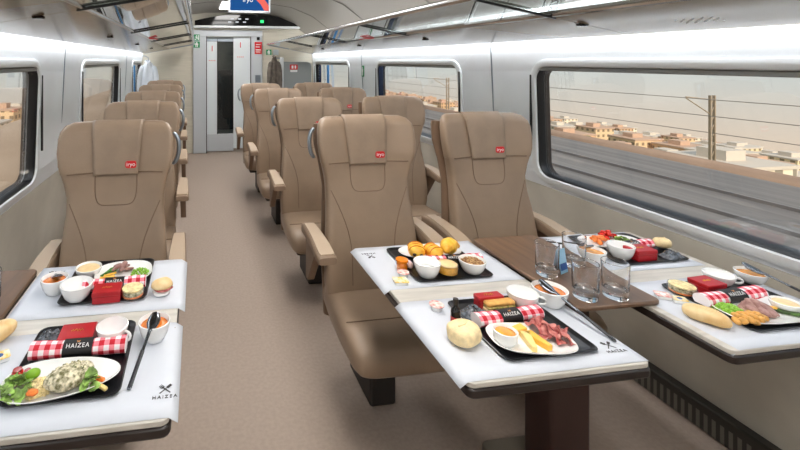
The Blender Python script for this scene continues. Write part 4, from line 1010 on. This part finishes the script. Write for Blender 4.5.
# ------------------------------------------------------------------ final settling of the table ware (metres, along and across the carriage)
SETTLE = {
 # small table, near setting
 'white oval plate with herb': (-0.012, -0.05), 'herb crusted chicken': (-0.012, -0.05), 'pale couscous heap': (-0.014, -0.045), 'lettuce leaf in the salad': (-0.017, -0.032),
 'green herb leaf beside': (-.022, -.05), 'cherry tomato half': (-0.016, -0.04), 'orange tomato chunk': (-0.016, -0.04), 'green lime wedge': (-0.017, -0.045), 'orange pepper strip behind': (-.022, -.05),
 'pale yellow pepper strip by': (-.022, -.05), 'red checked napkin roll behind the herb': (0.008, -0.05), 'red snack box behind the napkin of': (-0.008, -0.052), 'white coffee cup at the corner': (-.02, -.035),
 'dark plastic cutlery pouch': (0.005, -0.02), 'long steel spoon resting in the soup beside the herb': (0.0, -0.014), 'oblong bread roll': (-.035, -.01), 'yellow foil butter portion with blue print near': (-.018, 0),
 # small table, far setting
 'red checked napkin roll on the far tray': (-.005, -.022), 'red snack box on the far tray': (0, -.02), 'layered salad beside the red box on the far': (-.006, -.016), 'white coffee cup on the far tray': (-.008, -.025),
 'pale cream on the far tray': (.005, -.015), 'white plate of ham and peas': (0, -.012), 'tiny green pea': (-.008, -.015), 'folded ham slice in the pile on the ham': (0, -.012), 'yellow pepper strip on the ham plate': (.01, -.02), 'thin green asparagus': (.01, -.012),
 # aisle setting
 'black tray under the ham and cheese': (0, -.012), 'white squared plate': (-0.03, -0.042), 'small cup of pumpkin': (-0.035, -0.036), 'pale cheese wedge': (-0.03, -0.036), 'thin cheese wedge': (-0.03, -0.04), 'orange cheese slice': (-0.03, -0.04), 'cured ham in the pile': (-0.02, -0.04),
 'red checked napkin roll behind the ham': (-0.028, -0.046), 'red snack box behind the sandwich': (-0.02, -0.042), 'sandwich with green filling': (-0.023, -0.034), 'white coffee cup on the ham and cheese': (-0.028, -0.044), 'white bowl of pumpkin soup beside': (0.0, -0.04),
 'long steel spoon resting in the soup beside the ham': (-0.002, -0.018), 'square pale bread roll': (.012, 0), 'small dark bottle': (-0.003, -0.042), 'round pink lidded butter tub at': (.016, -.015), 'clear crinkled cutlery pouch behind': (.0, -.035),
 # breakfast setting
 'black tray under the pastry': (-0.008, -0.022), 'white oval plate holding': (0, -.03), 'golden chocolate pastry': (-0.012, -0.032), 'flat golden pastry': (-0.012, -0.05), 'large ridged golden': (-0.004, -0.072), 'plain white bowl on the pastry': (0.002, -0.026), 'glass pot of yellow': (-0.005, -0.02),
 'white bowl of granola': (-0.003, -0.03), 'crunchy granola': (-0.003, -0.03), 'orange jam at the aisle': (0.002, -0.047), 'round pink lidded tub between': (-0.004, -0.024), 'yellow foil butter portion at the near': (0, -.012), 'pale pink wrapped': (0.0, -0.022), 'napkin roll behind the breakfast': (0, -.025),
 # window, far
 'white plate of tomato': (-0.02, -0.045), 'diced red': (-0.022, -0.035), 'orange carrot': (-0.015, -0.035), 'green salad leaf': (-0.017, -0.045), 'black olive': (-0.02, -0.04), 'plain white bowl on the salad': (.022, -.012), 'red snack box on the salad': (0.002, -0.018), 'small round bread bun': (-0.01, -0.045),
 'napkin roll behind the red box on the salad': (.0, -.02), 'black tray under the salad': (0, -.02), 'black tray under the peas': (0, -.018), 'clear crinkled pouch beside': (.02, -.03), 'pale wrapped sandwich': (.0, -.012),
 # window, near
 'napkin roll behind the peas': (-0.044, -0.05), 'white rounded plate of peas': (-0.03, -0.022), 'round green pea': (-0.044, -0.022), 'overlapping slice': (-0.057, -0.05), 'golden potato': (-0.085, -0.018), 'white cup of pale cream': (-0.045, -0.045), 'red snack box on the peas': (-0.021, -0.05),
 'layered salad beside the red box at': (-0.022, -0.042), 'white coffee cup on the peas': (-0.03, -0.013), 'white bowl of soup beside the peas': (-0.01, -0.02), 'long dark spoon resting in the soup beside the peas': (-0.005, -0.025), 'long ciabatta': (-0.021, -0.022), 'pink foil butter': (-0.001, -0.02), 'yellow foil butter portion with blue print behind': (-0.006, -0.016),
 'yellow pepper strip beside': (-0.04, -0.03), 'yellow pepper strip half': (-0.04, -0.03), 'grilled courgette': (-0.04, -0.03),
 # console
 'tumbler on the brown console by': (0.016, -0.04), 'tumbler at the back of': (0.018, -0.03), 'tumbler at the front': (0.002, -0.058), 'tumbler at the console': (0.008, -0.045), 'pale blue folded': (0.014, -0.045),
}
for o in list(C.objects):
    lab = o.get('label')
    if lab and o.parent is None:
        for k_, (dx, dy) in SETTLE.items():
            if k_ in lab: o.location.x += dx; o.location.y += dy; break

# ------------------------------------------------------------------ outside the windows
BALLAST = mat('trackside_ballast', (142, 138, 134), .9, rgb2=(116, 112, 110), scale=1.2, stretch=(3, .06, 1))
bm = B(); box(bm, 2.6, 12.3, -25, 80, -1.3, -1.1); struct(obj('ground', bm, BALLAST, smooth=False), 'grey trackside ballast outside the large window')
bm = B(); loft(bm, [[(12.3, y, -1.3), (12.3, y, -1.09), (12.9, y, -1.06), (13.6, y, -1.5), (14, y, -1.9)] for y in (-25, 80)], caps=False, closed=False)
struct(obj('ground_bank', bm, mat('brown_soil', (156, 130, 110), .9, var=.1, scale=.8, stretch=(2, .2, 1)), solid=.1), 'brown soil bank along the far edge of the tracks')
for k, x in enumerate((5.0, 6.44, 8.8, 10.24)):
    bm = B(); box(bm, x - .035, x + .035, -25, 80, -1.1, -1.04); tag(obj('rail', bm, mat('rail_steel', (140, 134, 130), .5, metal=.3), smooth=False), ('rail of the near track, train side', 'rail of the near track, outer side', 'rail of the far track, train side', 'rail of the far track, outer side')[k] + ', outside the large window', 'rail')
HILL = mat('dry_hillside', (166, 148, 118), .95, rgb2=(118, 120, 86), scale=.03)
bm = B(); loft(bm, [[(14, y, -1.9), (20, y, -7), (60, y, -16), (160, y, -41), (230, y, -52), (300, y, -62), (420, y, -79), (470, y, -106)] for y in (-150, 60, 200, 400, 700, 1100)], caps=False, closed=False)
struct(obj('terrain', bm, HILL, solid=.3), 'dry valley below the tracks on the paired seat side')
bm = B(); loft(bm, [[(-2.4, y, -.9), (-7, y, -1.0), (-12, y, -4.2), (-40, y, -15), (-110, y, -38), (-150, y, -60)] for y in (-60, 20, 100, 250, 600)], caps=False, closed=False)
struct(obj('terrain_slope', bm, mat('brown_slope', (206, 182, 158), .95, rgb2=(178, 154, 130), scale=.12), solid=.3), 'brown slope falling away on the single seat side')

def facade(name, c, s):
    m = bpy.data.materials.new(name); m.use_nodes = True; nt = m.node_tree; b = nt.nodes['Principled BSDF']; b.inputs['Roughness'].default_value = .9
    tc = nt.nodes.new('ShaderNodeTexCoord'); sp = nt.nodes.new('ShaderNodeSeparateXYZ'); nt.links.new(tc.outputs['Object'], sp.inputs[0])
    ad = nt.nodes.new('ShaderNodeMath'); ad.operation = 'ADD'; nt.links.new(sp.outputs[0], ad.inputs[0]); nt.links.new(sp.outputs[1], ad.inputs[1])
    res = []
    for src, per, th in ((ad.outputs[0], s, .55), (sp.outputs[2], 3.0, .5)):
        d = nt.nodes.new('ShaderNodeMath'); d.operation = 'DIVIDE'; d.inputs[1].default_value = per; f = nt.nodes.new('ShaderNodeMath'); f.operation = 'FRACT'
        g = nt.nodes.new('ShaderNodeMath'); g.operation = 'GREATER_THAN'; g.inputs[1].default_value = th
        nt.links.new(src, d.inputs[0]); nt.links.new(d.outputs[0], f.inputs[0]); nt.links.new(f.outputs[0], g.inputs[0]); res.append(g)
    mu = nt.nodes.new('ShaderNodeMath'); mu.operation = 'MULTIPLY'; nt.links.new(res[0].outputs[0], mu.inputs[0]); nt.links.new(res[1].outputs[0], mu.inputs[1])
    mx = nt.nodes.new('ShaderNodeMix'); mx.data_type = 'RGBA'; mx.inputs[6].default_value = lin(c); mx.inputs[7].default_value = lin(tuple(v * .62 for v in c))
    nt.links.new(mu.outputs[0], mx.inputs[0]); nt.links.new(mx.outputs[2], b.inputs['Base Color']); return m
FAC = [facade('facade_sand', (238, 206, 164), 3.4), facade('facade_cream', (244, 222, 180), 4.0), facade('facade_ochre', (230, 188, 146), 3.0), facade('facade_pale', (246, 232, 206), 4.4)]
ROOFM = [mat('roof_tile', (206, 172, 146), .9), mat('roof_flat', (216, 204, 188), .9)]
def gz(x):
    tab = ((14, -1.6), (20, -7), (60, -16), (160, -41), (230, -52), (300, -62), (420, -79))
    for a, b in zip(tab, tab[1:]):
        if x <= b[0]: return a[1] + (b[1] - a[1]) * (x - a[0]) / (b[0] - a[0])
    return tab[-1][1]
def building(x, y, z, w, d_, h, fi, label, group=None, rz=0):
    b = thing('apartment_block', label, 'building', (x, y, z), rz, group)
    bm = B(); box(bm, -w / 2, w / 2, -d_ / 2, d_ / 2, -3, h); obj('wall', bm, FAC[fi], b, smooth=False)
    bm = B(); box(bm, -w / 2 - .4, w / 2 + .4, -d_ / 2 - .4, d_ / 2 + .4, h, h + .7); box(bm, -w / 4, w / 8, -d_ / 6, d_ / 5, h + .7, h + 2.8); obj('roof', bm, ROOFM[fi % 2], b, smooth=False)
    return b
q = random.Random(21)
n = 0
for x, y0, y1, step in ((185, 78, 440, 17), (240, 100, 560, 15.5), (295, 125, 690, 15.5), (350, 150, 820, 16), (410, 180, 950, 17)):
    y = y0
    while y < y1:
        xx = x + q.uniform(-8, 8); w = q.uniform(12, 17); d_ = q.uniform(13, 15.3); h = q.choice((10, 12, 13, 15)) * (.7 if x < 200 else 1)
        building(xx, y, gz(xx) - .5, w, d_, h, q.randrange(4), 'sandy apartment block in the town seen through the large window', 'apartment blocks of the town below the tracks', q.uniform(-.08, .08))
        y += step * (q.uniform(1.08, 1.14) if q.random() < .88 else 1.6)
building(112, 78, gz(112), 13, 15, 9, 3, 'large white block nearest the mast outside the large window')
def tree_proto():
    t = thing('tree', 'dusty green tree among the town houses outside the large window', 'tree', (0, 0, 0), 0, 'trees of the town below the tracks')
    bm = B(); q = random.Random(3)
    for i in range(26):
        a = q.random() * 6.3; rr = 2.6 * math.sqrt(q.random()); zz_ = 3.2 + q.random() * 3.4
        ellip(bm, (rr * math.cos(a), rr * math.sin(a), zz_), 1.5, 1.5, 1.3, 9, 6, 1, .3, i)
    obj('crown', bm, mat('tree_green', (96, 104, 62), .9, var=.25, scale=.9), t, ang=60)
    bm = B(); tube(bm, [(0, 0, -1), (.1, 0, 2), (0, .1, 4)], [.35, .28, .2], 8); obj('trunk', bm, mat('bark', (92, 76, 60), .9), t)
    return t
tp = None; TSP = []
for i in range(70):
    for _ in range(60):
        x = q.choice((140, 155, 212, 267, 322, 380)) + q.uniform(-3, 3); y = x * q.uniform(.5, 2.3) if i % 2 else x * q.uniform(.95, 1.25)
        if all((x - a) ** 2 + (y - b_) ** 2 > 90 for a, b_ in TSP): break
    TSP.append((x, y))
    if tp is None: tp = tree_proto(); o = tp
    else: o = dup(tp)
    o.location = (x, y, gz(x)); o.rotation_euler.z = q.random() * 6; o.scale = [q.uniform(.9, 1.35)] * 3
def mast(x, y, z, h, label):
    m = thing('catenary_mast', label, 'mast', (x, y, z)); st = mat('mast_steel', (168, 150, 128), .6, metal=.2)
    for sx in (-.22, .22):
        bm = B(); box(bm, sx - .06, sx + .06, -.1, .1, 0, h); obj('post', bm, st, m, smooth=False)
    bm = B()
    for k in range(int(h / .8)): tube(bm, [(-.22, 0, k * .8), (.22, 0, k * .8 + .8)], .04, 5)
    obj('lacing', bm, st, m, smooth=False)
    bm = B(); tube(bm, [(0, 0, h - .4), (-2.8, 0, h - .1)], .06, 6); tube(bm, [(0, 0, h - 1.8), (-2.8, 0, h - .2)], .05, 6); obj('cantilever_arm', bm, st, m)
mast(46, 33, -13, 11.4, 'lattice catenary mast standing against the town')
mast(46, 75, -13, 11.4, 'far catenary mast beyond the lattice one')
for k, (x, z) in enumerate(((43.4, -1.8), (43.3, -3.2), (46, -5.0))):
    bm = B(); tube(bm, [(x, y, z) for y in (-20, 60, 140, 260)], .035, 5); tag(obj('overhead_wire', bm, mat('wire_grey', (140, 134, 126), .6)), ('upper', 'middle', 'lowest')[k] + ' overhead wire crossing the sky outside the large window', 'wire')
for i in range(16):
    y = 14 + i * 15 + q.uniform(-3, 3); x = -70 - q.uniform(0, 20)
    building(x, y, -30 + q.uniform(-2, 1), 11, 11, q.choice((8, 11)), i % 4, 'sandy house on the slope outside the windows of the single seats', 'houses on the slope by the single seats')

# ------------------------------------------------------------------ world, camera
w = bpy.data.worlds.new('sky'); bpy.context.scene.world = w; w.use_nodes = True; nt = w.node_tree
bg = nt.nodes['Background']; tc = nt.nodes.new('ShaderNodeTexCoord'); sp = nt.nodes.new('ShaderNodeSeparateXYZ'); nt.links.new(tc.outputs['Generated'], sp.inputs[0])
mr = nt.nodes.new('ShaderNodeMapRange'); mr.inputs[1].default_value = -.16; mr.inputs[2].default_value = .12; nt.links.new(sp.outputs[2], mr.inputs[0])
rp = nt.nodes.new('ShaderNodeValToRGB'); nt.links.new(mr.outputs[0], rp.inputs[0])
rp.color_ramp.elements[0].color = lin((240, 214, 188)); rp.color_ramp.elements[1].color = lin((200, 212, 224))
e = rp.color_ramp.elements.new(.5); e.color = lin((208, 212, 208))
nt.links.new(rp.outputs[0], bg.inputs[0]); bg.inputs[1].default_value = .55
su = bpy.data.lights.new('sun', 'SUN'); su.energy = 2.0; su.angle = .06; su.color = (1, .88, .74)
so = bpy.data.objects.new('sun', su); C.objects.link(so); so.rotation_euler = (math.radians(62), 0, math.radians(-4)); so.location = (0, 0, 40)

cam = bpy.data.cameras.new('camera'); co = bpy.data.objects.new('camera', cam); C.objects.link(co)
co.location = (0, 0, 1.5); co.rotation_euler = (PI / 2, 0, -math.radians(8.5))
cam.sensor_width = 36; cam.lens = 437 / 800 * 36
cam.shift_x = (400 - 262) / 800; cam.shift_y = -(225 - 61) / 800
cam.clip_start = .05; cam.clip_end = 3000
sc = bpy.context.scene; sc.camera = co
sc.view_settings.view_transform = 'Standard'; sc.view_settings.look = 'None'; sc.view_settings.exposure = 0.93; sc.view_settings.gamma = 1
